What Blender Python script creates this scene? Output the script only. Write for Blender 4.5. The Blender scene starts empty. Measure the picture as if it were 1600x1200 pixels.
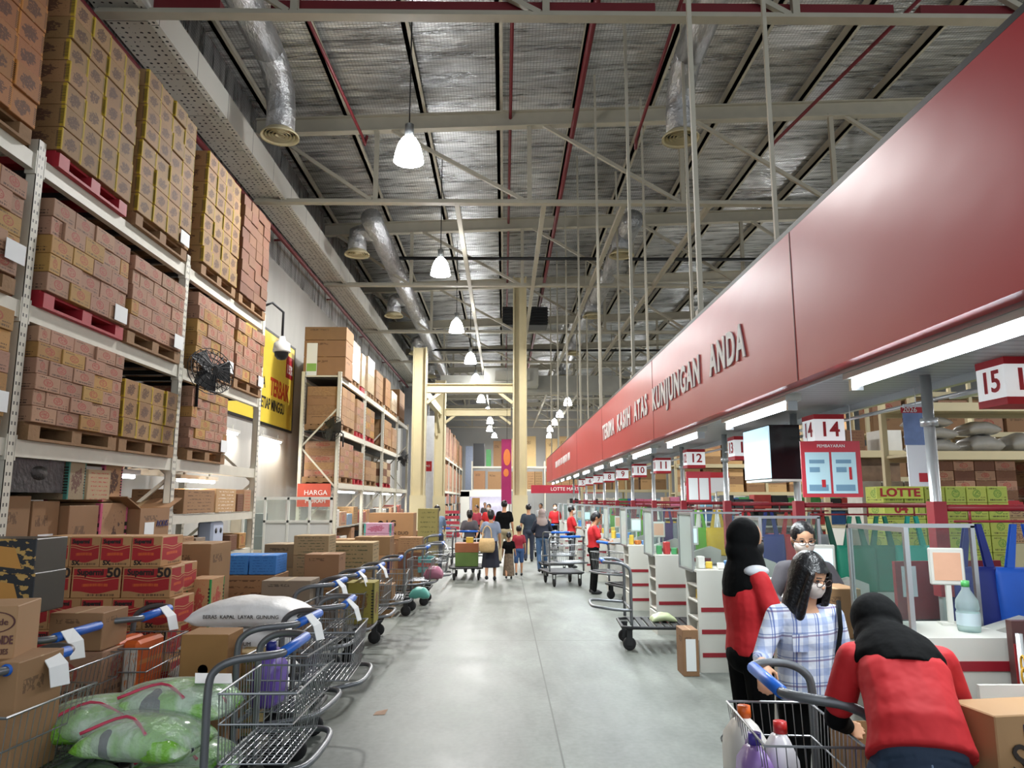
import bpy, bmesh, math, random
from mathutils import Vector, Matrix, Euler
random.seed(7)
SC = bpy.context.scene
COL = SC.collection
PI = math.pi
R = math.radians

# ------------------------------------------------------------------ camera, world, exposure
cam_d = bpy.data.cameras.new('camera'); cam = bpy.data.objects.new('camera', cam_d); COL.objects.link(cam)
cam.location = (0, 0, 1.75)
cam.rotation_euler = (R(90 + 8.94), 0, R(-0.65))
cam_d.sensor_width = 36; cam_d.lens = 36 * 1150 / 1600
cam_d.clip_start = 0.05; cam_d.clip_end = 300
SC.camera = cam
w = bpy.data.worlds.new('world'); SC.world = w; w.use_nodes = True
bg = w.node_tree.nodes['Background']
bg.inputs[0].default_value = (0.88, 0.94, 1.0, 1); bg.inputs[1].default_value = .9      # added ambient fill, entering where the hall is left open behind the camera
SC.view_settings.view_transform = 'Standard'
SC.view_settings.look = 'None'
SC.view_settings.gamma = 1
SC.view_settings.use_curve_mapping = False
SC.view_settings.exposure = 0.46
LAMP_W = 270
SC.cycles.max_bounces = 7
SC.cycles.transparent_max_bounces = 24
SC.cycles.diffuse_bounces = 4
SC.cycles.glossy_bounces = 3
SC.cycles.transmission_bounces = 4
SC.cycles.caustics_reflective = False
SC.cycles.caustics_refractive = False
SC.cycles.sample_clamp_indirect = 4

ORD = ['first','second','third','fourth','fifth','sixth','seventh','eighth','ninth','tenth','eleventh','twelfth','thirteenth',
       'fourteenth','fifteenth','sixteenth','seventeenth','eighteenth','nineteenth','twentieth','twenty-first','twenty-second',
       'twenty-third','twenty-fourth','twenty-fifth','twenty-sixth','twenty-seventh','twenty-eighth','twenty-ninth','thirtieth']

def lin(h):
    h = h.lstrip('#'); out = []
    for i in (0, 2, 4):
        c = int(h[i:i+2], 16) / 255
        out.append(c / 12.92 if c <= 0.04045 else ((c + 0.055) / 1.055) ** 2.4)
    return (*out, 1)

# ------------------------------------------------------------------ node expressions
class S:
    def __init__(s, nt, sock): s.nt = nt; s.k = sock
    def _m(s, op, *a):
        n = s.nt.nodes.new('ShaderNodeMath'); n.operation = op
        for i, v in enumerate((s,) + a):
            if isinstance(v, S): s.nt.links.new(v.k, n.inputs[i])
            else: n.inputs[i].default_value = v
        return S(s.nt, n.outputs[0])
    def __add__(s, o): return s._m('ADD', o)
    __radd__ = __add__
    def __sub__(s, o): return s._m('SUBTRACT', o)
    def __mul__(s, o): return s._m('MULTIPLY', o)
    __rmul__ = __mul__
    def __truediv__(s, o): return s._m('DIVIDE', o)
    def abs(s): return s._m('ABSOLUTE')
    def lt(s, o): return s._m('LESS_THAN', o)
    def gt(s, o): return s._m('GREATER_THAN', o)
    def sin(s): return s._m('SINE')
    def max(s, o): return s._m('MAXIMUM', o)
    def min(s, o): return s._m('MINIMUM', o)
    def fract(s): return s._m('FRACT')
    def pw(s, o): return s._m('POWER', o)
    def clamp(s):
        r = s._m('ADD', 0.0); r.k.node.use_clamp = True; return r

class NT:
    """thin wrapper on a material's node tree"""
    def __init__(s, m):
        s.nt = m.node_tree; s.bsdf = s.nt.nodes['Principled BSDF']; s._tc = None
    def tc(s, out='Object'):
        if s._tc is None: s._tc = s.nt.nodes.new('ShaderNodeTexCoord')
        return s._tc.outputs[out]
    def xyz(s, out='Object'):
        n = s.nt.nodes.new('ShaderNodeSeparateXYZ'); s.nt.links.new(s.tc(out), n.inputs[0])
        return [S(s.nt, n.outputs[i]) for i in range(3)]
    def world(s):
        g = s.nt.nodes.new('ShaderNodeNewGeometry'); n = s.nt.nodes.new('ShaderNodeSeparateXYZ'); s.nt.links.new(g.outputs['Position'], n.inputs[0])
        return [S(s.nt, n.outputs[i]) for i in range(3)]
    def vec(s, x, y, z):
        n = s.nt.nodes.new('ShaderNodeCombineXYZ')
        for i, v in enumerate((x, y, z)):
            if isinstance(v, S): s.nt.links.new(v.k, n.inputs[i])
            else: n.inputs[i].default_value = v
        return n.outputs[0]
    def noise(s, vec, scale=5, detail=3, rough=.5):
        n = s.nt.nodes.new('ShaderNodeTexNoise'); s.nt.links.new(vec, n.inputs['Vector'])
        n.inputs['Scale'].default_value = scale; n.inputs['Detail'].default_value = detail; n.inputs['Roughness'].default_value = rough
        return S(s.nt, n.outputs[0])
    def rnd(s):
        n = s.nt.nodes.new('ShaderNodeObjectInfo'); return S(s.nt, n.outputs['Random'])
    def mix(s, f, a, b):
        n = s.nt.nodes.new('ShaderNodeMix'); n.data_type = 'RGBA'
        for i, v in ((0, f), (6, a), (7, b)):
            if isinstance(v, S): s.nt.links.new(v.k, n.inputs[i])
            elif i == 0: n.inputs[0].default_value = v
            elif isinstance(v, str): n.inputs[i].default_value = lin(v)
            elif isinstance(v, tuple): n.inputs[i].default_value = v
            else: s.nt.links.new(v, n.inputs[i])
        return n.outputs[2]
    def color(s, c): s.nt.links.new(c, s.bsdf.inputs['Base Color'])
    def rough(s, v): s.nt.links.new(v.k, s.bsdf.inputs['Roughness'])
    def bump(s, h, strength=.3, dist=.02):
        n = s.nt.nodes.new('ShaderNodeBump'); n.inputs['Strength'].default_value = strength; n.inputs['Distance'].default_value = dist
        s.nt.links.new(h.k, n.inputs['Height']); s.nt.links.new(n.outputs[0], s.bsdf.inputs['Normal'])
    def hsv(s, c, h=None, sat=None, v=None):
        n = s.nt.nodes.new('ShaderNodeHueSaturation'); s.nt.links.new(c, n.inputs['Color'])
        for nm, q in (('Hue', h), ('Saturation', sat), ('Value', v)):
            if isinstance(q, S): s.nt.links.new(q.k, n.inputs[nm])
            elif q is not None: n.inputs[nm].default_value = q
        return n.outputs[0]

MATS = {}
def mat(name, col='#888888', rough=.6, metal=0.0, spec=None, emit=None, es=1, alpha=None):
    if name in MATS: return MATS[name]
    m = bpy.data.materials.new(name); m.use_nodes = True
    b = m.node_tree.nodes['Principled BSDF']
    b.inputs['Base Color'].default_value = lin(col)
    b.inputs['Roughness'].default_value = rough; b.inputs['Metallic'].default_value = metal
    if spec is not None: b.inputs['Specular IOR Level'].default_value = spec
    if emit: b.inputs['Emission Color'].default_value = lin(emit); b.inputs['Emission Strength'].default_value = es
    if alpha is not None: b.inputs['Alpha'].default_value = alpha
    m.diffuse_color = lin(col)
    MATS[name] = m
    return m
def nmat(name, col='#888888', rough=.6, metal=0.0, var=.15, scale=6, bump=0, bscale=40, **k):
    """material with slight mottling in object space"""
    if name in MATS: return MATS[name]
    m = mat(name, col, rough, metal, **k); n = NT(m)
    f = n.noise(n.tc(), scale, 4)
    c = n.mix(1.0, col, col); n.color(n.hsv(c, v=(f - .5) * (var * 2) + 1))
    if bump: n.bump(n.noise(n.tc(), bscale, 3), bump, .01 if bscale > 12 else .03)
    return m

def glassy(name, tint='#e8f2f0', opacity=.12, rough=.05):
    if name in MATS: return MATS[name]
    m = bpy.data.materials.new(name); m.use_nodes = True; nt = m.node_tree
    nt.nodes.clear(); o = nt.nodes.new('ShaderNodeOutputMaterial'); mx = nt.nodes.new('ShaderNodeMixShader')
    t = nt.nodes.new('ShaderNodeBsdfTransparent'); t.inputs[0].default_value = lin(tint)
    p = nt.nodes.new('ShaderNodeBsdfPrincipled'); p.inputs['Base Color'].default_value = lin(tint); p.inputs['Roughness'].default_value = rough
    fr = nt.nodes.new('ShaderNodeLayerWeight'); fr.inputs[0].default_value = .06
    ad = nt.nodes.new('ShaderNodeMath'); ad.operation = 'ADD'; ad.use_clamp = True; ad.inputs[1].default_value = opacity
    nt.links.new(fr.outputs['Fresnel'], ad.inputs[0]); nt.links.new(ad.outputs[0], mx.inputs[0])
    nt.links.new(t.outputs[0], mx.inputs[1]); nt.links.new(p.outputs[0], mx.inputs[2]); nt.links.new(mx.outputs[0], o.inputs[0])
    MATS[name] = m
    return m

# ------------------------------------------------------------------ mesh builder
class MB:
    def __init__(s): s.v = []; s.f = []; s.mi = []; s.sm = []; s.cur = 0
    def m(s, i): s.cur = i; return s
    def add(s, vs, fs, smooth=False):
        o = len(s.v); s.v += [tuple(p) for p in vs]
        for f in fs: s.f.append([o + i for i in f]); s.mi.append(s.cur); s.sm.append(smooth)
        return s
    def box(s, x0, x1, y0, y1, z0, z1, M=None):
        vs = [Vector(p) for p in ((x0,y0,z0),(x1,y0,z0),(x1,y1,z0),(x0,y1,z0),(x0,y0,z1),(x1,y0,z1),(x1,y1,z1),(x0,y1,z1))]
        if M is not None: vs = [M @ p for p in vs]
        return s.add(vs, [(0,3,2,1),(4,5,6,7),(0,1,5,4),(1,2,6,5),(2,3,7,6),(3,0,4,7)])
    def bar(s, p, q, wd, ht, up=(0,0,1)):
        """rectangular bar from p to q"""
        p = Vector(p); q = Vector(q); d = (q - p); L = d.length; d.normalize()
        u = Vector(up); 
        if abs(d.dot(u)) > .98: u = Vector((0,1,0))
        a = d.cross(u).normalized(); b = a.cross(d).normalized()
        vs = []
        for e in (p, q):
            for sx, sy in ((-1,-1),(1,-1),(1,1),(-1,1)): vs.append(e + a * (sx*wd/2) + b * (sy*ht/2))
        return s.add(vs, [(0,1,2,3),(7,6,5,4),(0,4,5,1),(1,5,6,2),(2,6,7,3),(3,7,4,0)])
    def loft(s, rings, caps=True, smooth=True, closed=False):
        n = len(rings[0]); vs = [p for r in rings for p in r]; fs = []
        m = len(rings)
        for i in range(m if closed else m - 1):
            j = (i + 1) % m
            for k in range(n):
                l = (k + 1) % n
                fs.append((i*n+k, i*n+l, j*n+l, j*n+k))
        if caps and not closed:
            fs.append(tuple(reversed(range(n)))); fs.append(tuple((m-1)*n + k for k in range(n)))
        return s.add(vs, fs, smooth)
    def tube(s, pts, r, n=8, caps=True, closed=False):
        pts = [Vector(p) for p in pts]; m = len(pts); rr = r if isinstance(r, (list, tuple)) else [r] * m
        rings = []; a = None
        for i, p in enumerate(pts):
            if closed: d = pts[(i+1) % m] - pts[i-1]
            else: d = pts[min(i+1, m-1)] - pts[max(i-1, 0)]
            d.normalize()
            if a is None:
                a = d.orthogonal().normalized()
            else:
                a = (a - d * a.dot(d))
                a = a.normalized() if a.length > 1e-6 else d.orthogonal().normalized()
            b = d.cross(a)
            rings.append([p + (a * math.cos(t) + b * math.sin(t)) * rr[i] for t in (2*PI*k/n for k in range(n))])
        return s.loft(rings, caps, n > 4, closed)
    def lathe(s, prof, n=20, o=(0,0,0), axis='z', caps=False):
        rings = []
        for r, z in prof:
            ring = []
            for k in range(n):
                t = 2*PI*k/n; x, y = r*math.cos(t), r*math.sin(t)
                p = {'z': (x, y, z), 'x': (z, x, y), 'y': (y, z, x)}[axis]
                ring.append((p[0]+o[0], p[1]+o[1], p[2]+o[2]))
            rings.append(ring)
        return s.loft(rings, caps)
    def ell(s, c, rx, ry, rz, n=16, m=10, M=None):
        rings = []
        for i in range(1, m):
            a = PI * i / m
            ring = [Vector((rx*math.sin(a)*math.cos(2*PI*k/n), ry*math.sin(a)*math.sin(2*PI*k/n), -rz*math.cos(a))) for k in range(n)]
            if M is not None: ring = [M @ p for p in ring]
            rings.append([p + Vector(c) for p in ring])
        s.loft(rings, False)
        o = len(s.v) - n*(m-1)
        for sg, base in ((-1, 0), (1, n*(m-2))):
            p = Vector((0,0,sg*rz)); p = (M @ p if M is not None else p) + Vector(c)
            s.v.append(tuple(p)); t = len(s.v) - 1
            for k in range(n):
                l = (k+1) % n
                s.f.append([t, o+base+l, o+base+k] if sg < 0 else [t, o+base+k, o+base+l]); s.mi.append(s.cur); s.sm.append(True)
        return s
    def prism(s, poly, y0, y1):
        """poly in xz, extruded along y"""
        n = len(poly); vs = [(x, y0, z) for x, z in poly] + [(x, y1, z) for x, z in poly]
        fs = [tuple(range(n)), tuple(reversed(range(n, 2*n)))] + [(k, k+n, (k+1) % n + n, (k+1) % n) for k in range(n)]
        return s.add(vs, fs)
    def mesh(s, name, mats, bevel=0, seg=1):
        me = bpy.data.meshes.new(name); me.from_pydata(s.v, [], s.f)
        for mm in (mats if isinstance(mats, (list, tuple)) else [mats]): me.materials.append(mm)
        me.polygons.foreach_set('material_index', s.mi); me.polygons.foreach_set('use_smooth', s.sm)
        bm = bmesh.new(); bm.from_mesh(me)
        bmesh.ops.recalc_face_normals(bm, faces=bm.faces)
        if bevel: bmesh.ops.bevel(bm, geom=bm.edges[:], offset=bevel, segments=seg, affect='EDGES', clamp_overlap=True)
        bm.to_mesh(me); bm.free(); me.update()
        return me
    def xf(s, M):
        s.v = [tuple(M @ Vector(p)) for p in s.v]; return s

def obj(name, mb, mats=None, parent=None, loc=(0,0,0), rot=(0,0,0), bevel=0, label=None, scale=None):
    me = mb.mesh(name, mats, bevel) if isinstance(mb, MB) else mb
    o = bpy.data.objects.new(name, me); COL.objects.link(o); o.location = loc; o.rotation_euler = rot
    if scale: o.scale = scale
    if parent: o.parent = parent
    if label: o['label'] = label
    return o
def tag(o, label, cat, group=None, kind=None):
    o['label'] = label; o['category'] = cat
    if group: o['group'] = group
    if kind: o['kind'] = kind
    return o
def thing(name, label, cat, loc=(0,0,0), rotz=0, group=None):
    o = bpy.data.objects.new(name, None); COL.objects.link(o); o.location = loc; o.rotation_euler = (0,0,rotz); o.empty_display_size = .1
    return tag(o, label, cat, group)
def struct(name, mb, mats, loc=(0,0,0), **k):
    o = obj(name, mb, mats, None, loc, **k); o['kind'] = 'structure'; return o
def dup(o, parent=None, loc=None, rotz=None, label=None, group=None):
    c = o.copy(); COL.objects.link(c); c.parent = parent
    for ch in list(o.children): dup(ch, c)
    if loc is not None: c.location = loc
    if rotz is not None: c.rotation_euler = (0, 0, rotz)
    if label: c['label'] = label
    if group: c['group'] = group
    return c
_txt = {}
def text_mesh(s, size, mt, xs=1.0, bold=0.0, ext=.002, spacing=1.0):
    key = (s, size, mt.name, xs, bold, ext, spacing)
    if key in _txt: return _txt[key]
    cu = bpy.data.curves.new('lettering', 'FONT'); cu.body = s; cu.size = size; cu.align_x = 'CENTER'; cu.align_y = 'CENTER'
    cu.extrude = ext; cu.offset = bold; cu.space_character = spacing; cu.resolution_u = 3
    o = bpy.data.objects.new('t', cu); COL.objects.link(o)
    bpy.context.view_layer.update()
    me = bpy.data.meshes.new_from_object(o.evaluated_get(bpy.context.evaluated_depsgraph_get()))
    bpy.data.objects.remove(o); bpy.data.curves.remove(cu)
    me.transform(Matrix.Scale(xs, 4, (1,0,0)))
    me.transform(Matrix.Rotation(PI/2, 4, 'X'))          # in the xz plane, read from -y
    me.materials.clear(); me.materials.append(mt); me.name = 'lettering'
    _txt[key] = me
    return me
def text(s, size, mt, parent, loc, rotz=0, name='lettering', **k):
    return obj(name, text_mesh(s, size, mt, **k), None, parent, loc, (0, 0, rotz))

# ------------------------------------------------------------------ shared materials
WHITE = nmat('white_enamel', '#dcdcd4', .45, var=.05, scale=3)
RACK = nmat('rack_white', '#cfccbd', .5, var=.1, scale=9)
CREAM = nmat('cream_paint', '#c9bd98', .55, var=.08, scale=3)
STEELPAINT = nmat('truss_paint', '#b3ad9c', .6, var=.12, scale=4)
REDP = nmat('red_paint', '#8e1f26', .5, var=.1)
MAROON = nmat('maroon_pipe', '#6d1a22', .5, var=.1)
BLACK = mat('black', '#111214', .5)
DARKM = nmat('dark_metal', '#2b2c2e', .5, .3, var=.2)
GREYM = nmat('grey_tube', '#73767a', .38, .6, var=.12, scale=12)
WIRE = mat('zinc_wire', '#9a9da0', .35, .8)
ALU = nmat('aluminium', '#b4b8ba', .3, .85, var=.06)
BLUEP = nmat('blue_grip', '#1f63c4', .4, var=.1, scale=20)
PAPER = mat('paper', '#e9ecec', .7)
RUBBER = mat('rubber', '#1c1c1d', .7)
WOOD = nmat('pallet_wood', '#8b6a48', .8, var=.3, scale=15, bump=.3)
REDWOOD = nmat('red_pallet', '#a3202c', .6, var=.25, scale=12)
INKR = mat('ink_red', '#b5202b', .6)
INKB = mat('ink_dark', '#2c2320', .7)
INKN = mat('ink_navy', '#2a2a66', .6)
WHITEINK = mat('white_letters', '#ececea', .5)
TUBE = mat('tube_glow', '#ffffff', .5, emit='#eef6ff', es=14)
SKIN = nmat('skin', '#b98765', .55, var=.08, scale=8)
SKIN2 = nmat('skin_light', '#cf9f7e', .5, var=.06, scale=8)
CLEAR = glassy('clear_pane', '#f0f6f5', .03)

# ================================================================== THE BUILDING
def floor_mat():
    m = mat('floor_concrete', '#858987', .3); n = NT(m); x, y, z = n.world()
    v = n.vec(x, y, 0.0)
    a = n.noise(v, .55, 5, .6); b = n.noise(n.vec(x * 1.0, y * .35, 3.0), 3.2, 4, .65); c = n.noise(v, 22, 3)
    col = n.mix(((a - .5) * 1.6 + .5).clamp(), '#50554f', '#858a84')
    col = n.hsv(col, v=(b - .5) * 1.5 + (c - .5) * .5 + 1.0)
    jx = ((x - .40 + 240.0) / 4.8).fract(); jy = ((y - 7.4 + 240.0) / 4.75).fract()
    line = jx.lt(.0028).max(jy.lt(.0032))
    col = n.mix(line * .75, col, '#3c3d3b')
    st = n.noise(n.vec(x, y, 9.0), 1.7, 6, .7).gt(.70)
    col = n.mix(st * .25, col, '#5a5c58')
    n.color(col); n.rough((a - .5) * .35 + (b - .5) * .2 + .5); n.bump(c, .05, .005)
    return m
struct('floor', MB().box(-6, 34, -9, 69, -.2, 0), floor_mat())

def foil_mat(name, side=False):
    m = mat(name, '#b6b8ba', .33, .7); n = NT(m); x, y, z = n.world()
    u = z if side else x
    wr = n.noise(n.vec(u * .35, y * 2.4, 0.0), 1.6, 5, .62)
    wr2 = n.noise(n.vec(u * .8, y * 7.0, 5.0), 1.1, 4, .6)
    big = n.noise(n.vec(u * .3, y * .3, 2.0), 1.0, 3)
    gx = ((u + 100.0) / .062).fract(); gy = ((y + 100.0) / .062).fract()
    net = gx.lt(.2).max(gy.lt(.2))
    base = n.hsv(n.mix(((wr2 - .5) * 2.0 + .5).clamp(), '#5c5e62', '#ffffff'), v=(big - .5) * 2.2 + 1.05)  # streak highlights and dark reflections of the foil painted into its colour
    col = n.mix(net * .45, base, '#4a4844')
    n.color(col); n.rough((wr2 - .5) * .3 + .3); n.bump(wr * .7 + wr2 * .3, .9, .22)
    return m
FOIL = foil_mat('roof_foil')
ceil = MB(); ceil.add([(-6, -2, 9.84), (34, -2, 11.44), (34, 69, 11.44), (-6, 69, 9.84), (-6, -2, 9.9), (34, -2, 11.5), (34, 69, 11.5), (-6, 69, 9.9)],
    [(0,1,2,3), (4,7,6,5), (0,4,5,1), (1,5,6,2), (2,6,7,3), (3,7,4,0)])
struct('ceiling', ceil, FOIL)
WALL = mat('wall_plaster', '#bdbcb6', .8)
n = NT(WALL); x, y, z = n.world()
f = n.noise(n.vec(x, y, z * .25), .9, 5, .6)
n.color(n.mix(((f - .5) * 1.5 + .5).clamp(), '#a3a29d', '#cbcac4'))
struct('wall_left', MB().box(-5.4, -5.2, -2, 69, 0, 7.1), WALL)
struct('trim_1', MB().box(-5.36, -5.24, -2, 69, 7.1, 9.95), foil_mat('wall_foil', True))
struct('wall_back', MB().box(-6, 34, 68, 68.2, 0, 11.5), nmat('wall_grey', '#a9acad', .8, var=.08, scale=.5))
struct('wall_right', MB().box(33.8, 34, -2, 69, 0, 11.5), MATS['wall_grey'])

# perforated boxed gutter along the left wall
m = mat('perforated_white', '#cfccc2', .6); n = NT(m); x, y, z = n.world()
cx = ((x + 50.0) / .1).fract() - .5; cy = ((y + 50.0) / .1).fract() - .5
gn = n.nt.nodes.new('ShaderNodeNewGeometry'); gs = n.nt.nodes.new('ShaderNodeSeparateXYZ'); n.nt.links.new(gn.outputs['Normal'], gs.inputs[0])
spot = (cx * cx + cy * cy).lt(.045) * S(n.nt, gs.outputs[2]).abs().gt(.5)
keep = n.noise(n.vec(x, y, 0.0), 9, 2).gt(.47)
seam = ((y + 50.0) / 1.2).fract().lt(.01)
n.color(n.mix((spot * keep).max(seam), '#d9d6cc', '#1c1b1a'))
g = MB().box(-5.2, -4.56, -2, 40, 7.92, 8.2).box(-4.6, -4.5, -2, 40, 7.86, 8.3)
tag(obj('ceiling_gutter', g, m), 'white perforated boxed gutter running along the left wall under the roof', 'gutter')
g = MB().tube([(-5.0, -2, 7.55), (-5.0, 40, 7.55)], .05)
for k in range(9): g.bar((-5.2, 1 + 5*k, 7.55), (-5.0, 1 + 5*k, 7.55), .04, .04)
tag(obj('sprinkler_pipe', g, MAROON), 'dark red pipe fixed high along the left wall under the gutter', 'pipe')
tag(obj('sprinkler_pipe', MB().tube([(.13, -2, 9.72), (.13, 45, 9.72)], .035), MAROON), 'red sprinkler pipe along the roof above the aisle centre', 'pipe')
g = MB().tube([(1.42, -2, 9.3), (1.42, 50, 9.3)], .055)
tag(obj('sprinkler_pipe', g, MAROON), 'thick red sprinkler main along the roof right of the aisle centre', 'pipe')
for i, (x0, y0, x1, y1, zz, lb) in enumerate(((-3.6, -1, -2.55, 12.4, 8.9, 'thin red pipe with hooked end above the left silver duct'),
        (2.6, 8.0, 2.28, 11.9, 8.6, 'short red pipe with hooked end beside the right silver duct'),
        (6.3, 7.2, 4.55, 11.6, 8.4, 'sloping red pipe with hooked end over the red fascia'))):
    g = MB().tube([(x0, y0, zz + .5), (x1, y1, zz - .7), (x1 + .02, y1 + .15, zz - .78), (x1 + .05, y1 + .18, zz - .6)], .028)
    tag(obj('sprinkler_pipe', g, MAROON), lb, 'pipe')
# dark red beam pieces lying on the first truss chord
for x0, x1, lb in ((-5.2, -3.65, 'dark red channel lying on the nearest chord, left of the ducts'), (-3.0, 1.95, 'long dark red channel lying on the nearest chord above the aisle'),
                   (2.3, 5.05, 'dark red channel lying on the nearest chord above the fascia'), (5.4, 8.5, 'dark red channel at the right end of the nearest chord')):
    tag(obj('roof_channel', MB().box(x0, x1, 8.62, 8.78, 7.95, 8.1), MAROON), lb, 'beam', 'dark red channels on the nearest chord')
for i, (y0, z0) in enumerate(((19.9, 8.45), (31.5, 8.2), (43.5, 8.1))):
    tag(obj('cable_conduit', MB().tube([(-3.2, y0, z0), (9, y0, z0)], .05), BLACK), 'black conduit crossing the roof, %s from the camera' % ORD[i], 'conduit', 'black conduits under the roof')

# ------------------------------------------------------------------ roof frame
TY = [2.57 + 5.97 * k for k in range(1, 11)]
nodes = [-5.15, -2.67, .53, 3.73, 6.93, 10.13, 13.33]
def rz(x): return 9.68 + .04 * x
def make_truss(y, lb):
    t = thing('roof_truss', lb, 'truss', (0, y, 7.85), 0, 'cream roof trusses across the hall')
    c = MB().box(-5.15, 13.4, -.08, .08, -.045, .0).box(-5.15, 13.4, -.02, .02, 0, .06)
    obj('bottom_chord', c, STEELPAINT, t)
    r = MB()
    for dz, hh, ww in ((-.16, .03, .18), (0, .34, .03), (.16, .03, .18)):
        r.bar((-5.2, 0, rz(-5.2) - 7.85 + dz), (16, 0, rz(16) - 7.85 + dz), ww, hh)
    obj('rafter', r, STEELPAINT, t)
    for i, x in enumerate(nodes):
        zt = rz(x) - 7.85 - .1
        if i: obj('post', MB().bar((x, 0, 0), (x, 0, zt), .09, .09), STEELPAINT, t)
        if i < len(nodes) - 1:
            obj('diagonal', MB().bar((x + .25, 0, zt), (nodes[i+1] - .08, 0, .03), .07, .07), STEELPAINT, t)
    return t
for k, y in enumerate(TY): make_truss(y, 'cream steel roof truss spanning the hall, %s from the camera' % ORD[k])
for k in range(-3, 12):
    x = -.13 + 1.6 * k; zc = rz(x) + .28
    side = 'above the aisle centre' if k == 0 else '%s %s of the aisle centre' % (ORD[abs(k) - 1], 'left' if k < 0 else 'right')
    p = MB().box(x - .04, x + .04, -2, 68, zc - .11, zc + .09).box(x - .04, x + .1, -2, 68, zc - .11, zc - .095)
    tag(obj('roof_purlin', p, STEELPAINT), 'cream roof purlin running down the hall, %s' % side, 'purlin', 'roof purlins')
for k, x in enumerate((-.98, .83, 2.5, 4.3, 7.4)):
    tag(obj('tie_bar', MB().box(x - .05, x + .05, 14.5, 62, 7.8, 7.9), STEELPAINT),
        'cream tie bar running down the hall under the trusses, %s from the left' % ORD[k], 'tie bar', 'roof tie bars')
for k, (x, y, z) in enumerate(((1.5, 27, 8.6),)):
    b = MB().box(-.85, .85, -.6, .6, -.35, .35)
    for q in range(6): b.box(-.86, .86, -.66, -.6, -.3 + q*.11, -.25 + q*.11)
    tag(obj('roof_louvre', b, BLACK, None, (x - .7, y + .6, z)), 'black square louvre hung under the roof above the aisle', 'louvre')

# air handling unit ducts round the cream column
t = thing('air_duct', 'pale boxy air duct assembly high around the centre column', 'duct', (0, 35, 7.2))
obj('trunk', MB().box(-3.0, 5.5, -.45, .45, -.4, .4), nmat('duct_tin', '#a5a49c', .45, .4, var=.2, scale=2), t)
obj('plenum', MB().box(-.9, 1.6, -1.6, -.45, -.25, .55).box(-.4, 1.2, -1.9, -1.6, -.05, .35), nmat('duct_pale', '#bab9b1', .5, .2, var=.15, scale=2), t)
obj('hanger', MB().bar((-2.8, .4, .4), (-2.8, .4, 2.86), .03, .03), STEELPAINT, t); obj('hanger', MB().bar((5.3, .4, .4), (5.3, .4, 3.15), .03, .03), STEELPAINT, t)
obj('branch', MB().tube([(5.4, 0, 0), (6.6, .3, 0), (7.4, 1.2, -.1)], .35, 12), MATS['duct_tin'], t)

# ------------------------------------------------------------------ silver round ducts
DUCT = mat('duct_foil', '#a9abad', .3, .8); n = NT(DUCT); x, y, z = n.world()
wv = n.noise(n.vec(x * 2, y * .8, z * 2), 5, 5, .6)
n.color(n.mix(wv, '#77797c', '#d6d6d6')); n.bump(wv, .8, .06)
def diffuser_parts(t, x, y, z, r=.25, elbow=None):
    d = obj('drop', MB().tube(elbow, r * .86, 16), DUCT, t)
    m = MB().lathe([(r * .8, .08), (r * 1.15, -.02), (r * 1.17, -.05), (r * 1.05, -.03), (r * .95, .0)], 24, (x, y, z))
    for q in (.8, .6, .4, .2): m.lathe([(r * q, .02), (r * (q + .1), -.03), (r * (q + .1), -.02), (r * q, .035)], 20, (x, y, z))
    obj('diffuser', m, CREAM, d)
    obj('throat', MB().lathe([(r * .9, .04), (.001, .04)], 16, (x, y, z)), BLACK, d)
for sx, lb in ((-3.7, 'near silver foil duct left of the aisle, ending in a round diffuser'), (2.93, 'near silver foil duct above the red fascia, ending in a round diffuser')):
    t = thing('silver_duct', lb, 'duct', (0, 0, 0), 0, 'silver foil ducts')
    obj('trunk', MB().tube([(sx, -1, 8.75), (sx, 9.7, 8.75), (sx, 10.6, 8.72)], .24, 18), DUCT, t)
    diffuser_parts(t, sx, 11.4, 7.7, .27, [(sx, 10.5, 8.72), (sx, 10.95, 8.68), (sx, 11.3, 8.45), (sx, 11.4, 8.15), (sx, 11.4, 7.75)])
for sx, tx, lb in ((-3.68, -3.18, 'long silver duct on the left with five round diffusers'), (2.95, 3.1, 'long silver duct on the right with five round diffusers')):
    t = thing('silver_duct', lb, 'duct', (0, 0, 0), 0, 'silver foil ducts')
    obj('trunk', MB().tube([(tx, 16.8, 8.4), (tx, 45, 8.4)], .25, 16), DUCT, t)
    for y in (17.75, 24, 30.4, 36.4, 42.4):
        diffuser_parts(t, sx, y, 7.85, .27, [(tx, y, 8.4), (tx + (sx - tx) * .6, y, 8.42), (sx, y, 8.35), (sx, y, 8.1), (sx, y, 7.9)])

# ------------------------------------------------------------------ high bay lamps
SHADE = mat('lamp_shade_glow', '#ffffff', .4, emit='#fbfdff', es=38)
MOUTH = mat('lamp_mouth_glow', '#ffffff', .4, emit='#ffffff', es=22)
ld = bpy.data.lights.new('bay_light', 'AREA'); ld.shape = 'DISK'; ld.size = .42; ld.energy = LAMP_W; ld.color = (1, .985, .96)
def make_lamp(x, y, lb, z=7.0, group='high bay lamps hung from the roof'):
    t = thing('high_bay_lamp', lb, 'lamp', (x, y, z), 0, group)
    obj('lamp_shade', MB().lathe([(.06, .42), (.11, .38), (.17, .28), (.215, .12), (.235, 0), (.225, 0), (.16, .26), (.07, .38)], 24), SHADE, t)
    obj('diffuser', MB().lathe([(.225, .01), (.12, -.015), (.001, -.02)], 24), MOUTH, t)
    obj('gear_housing', MB().lathe([(.0, .62), (.07, .62), (.075, .44), (.05, .41), (0, .41)], 14), ALU, t)
    obj('cord', MB().tube([(0, 0, .6), (0, 0, rz(x) + .41 - z)], .012, 5), BLACK, t)
    l = bpy.data.objects.new('bay_light', ld); COL.objects.link(l); l.parent = t; l.location = (0, 0, -.04)
    return t
lamp0 = None
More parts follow.
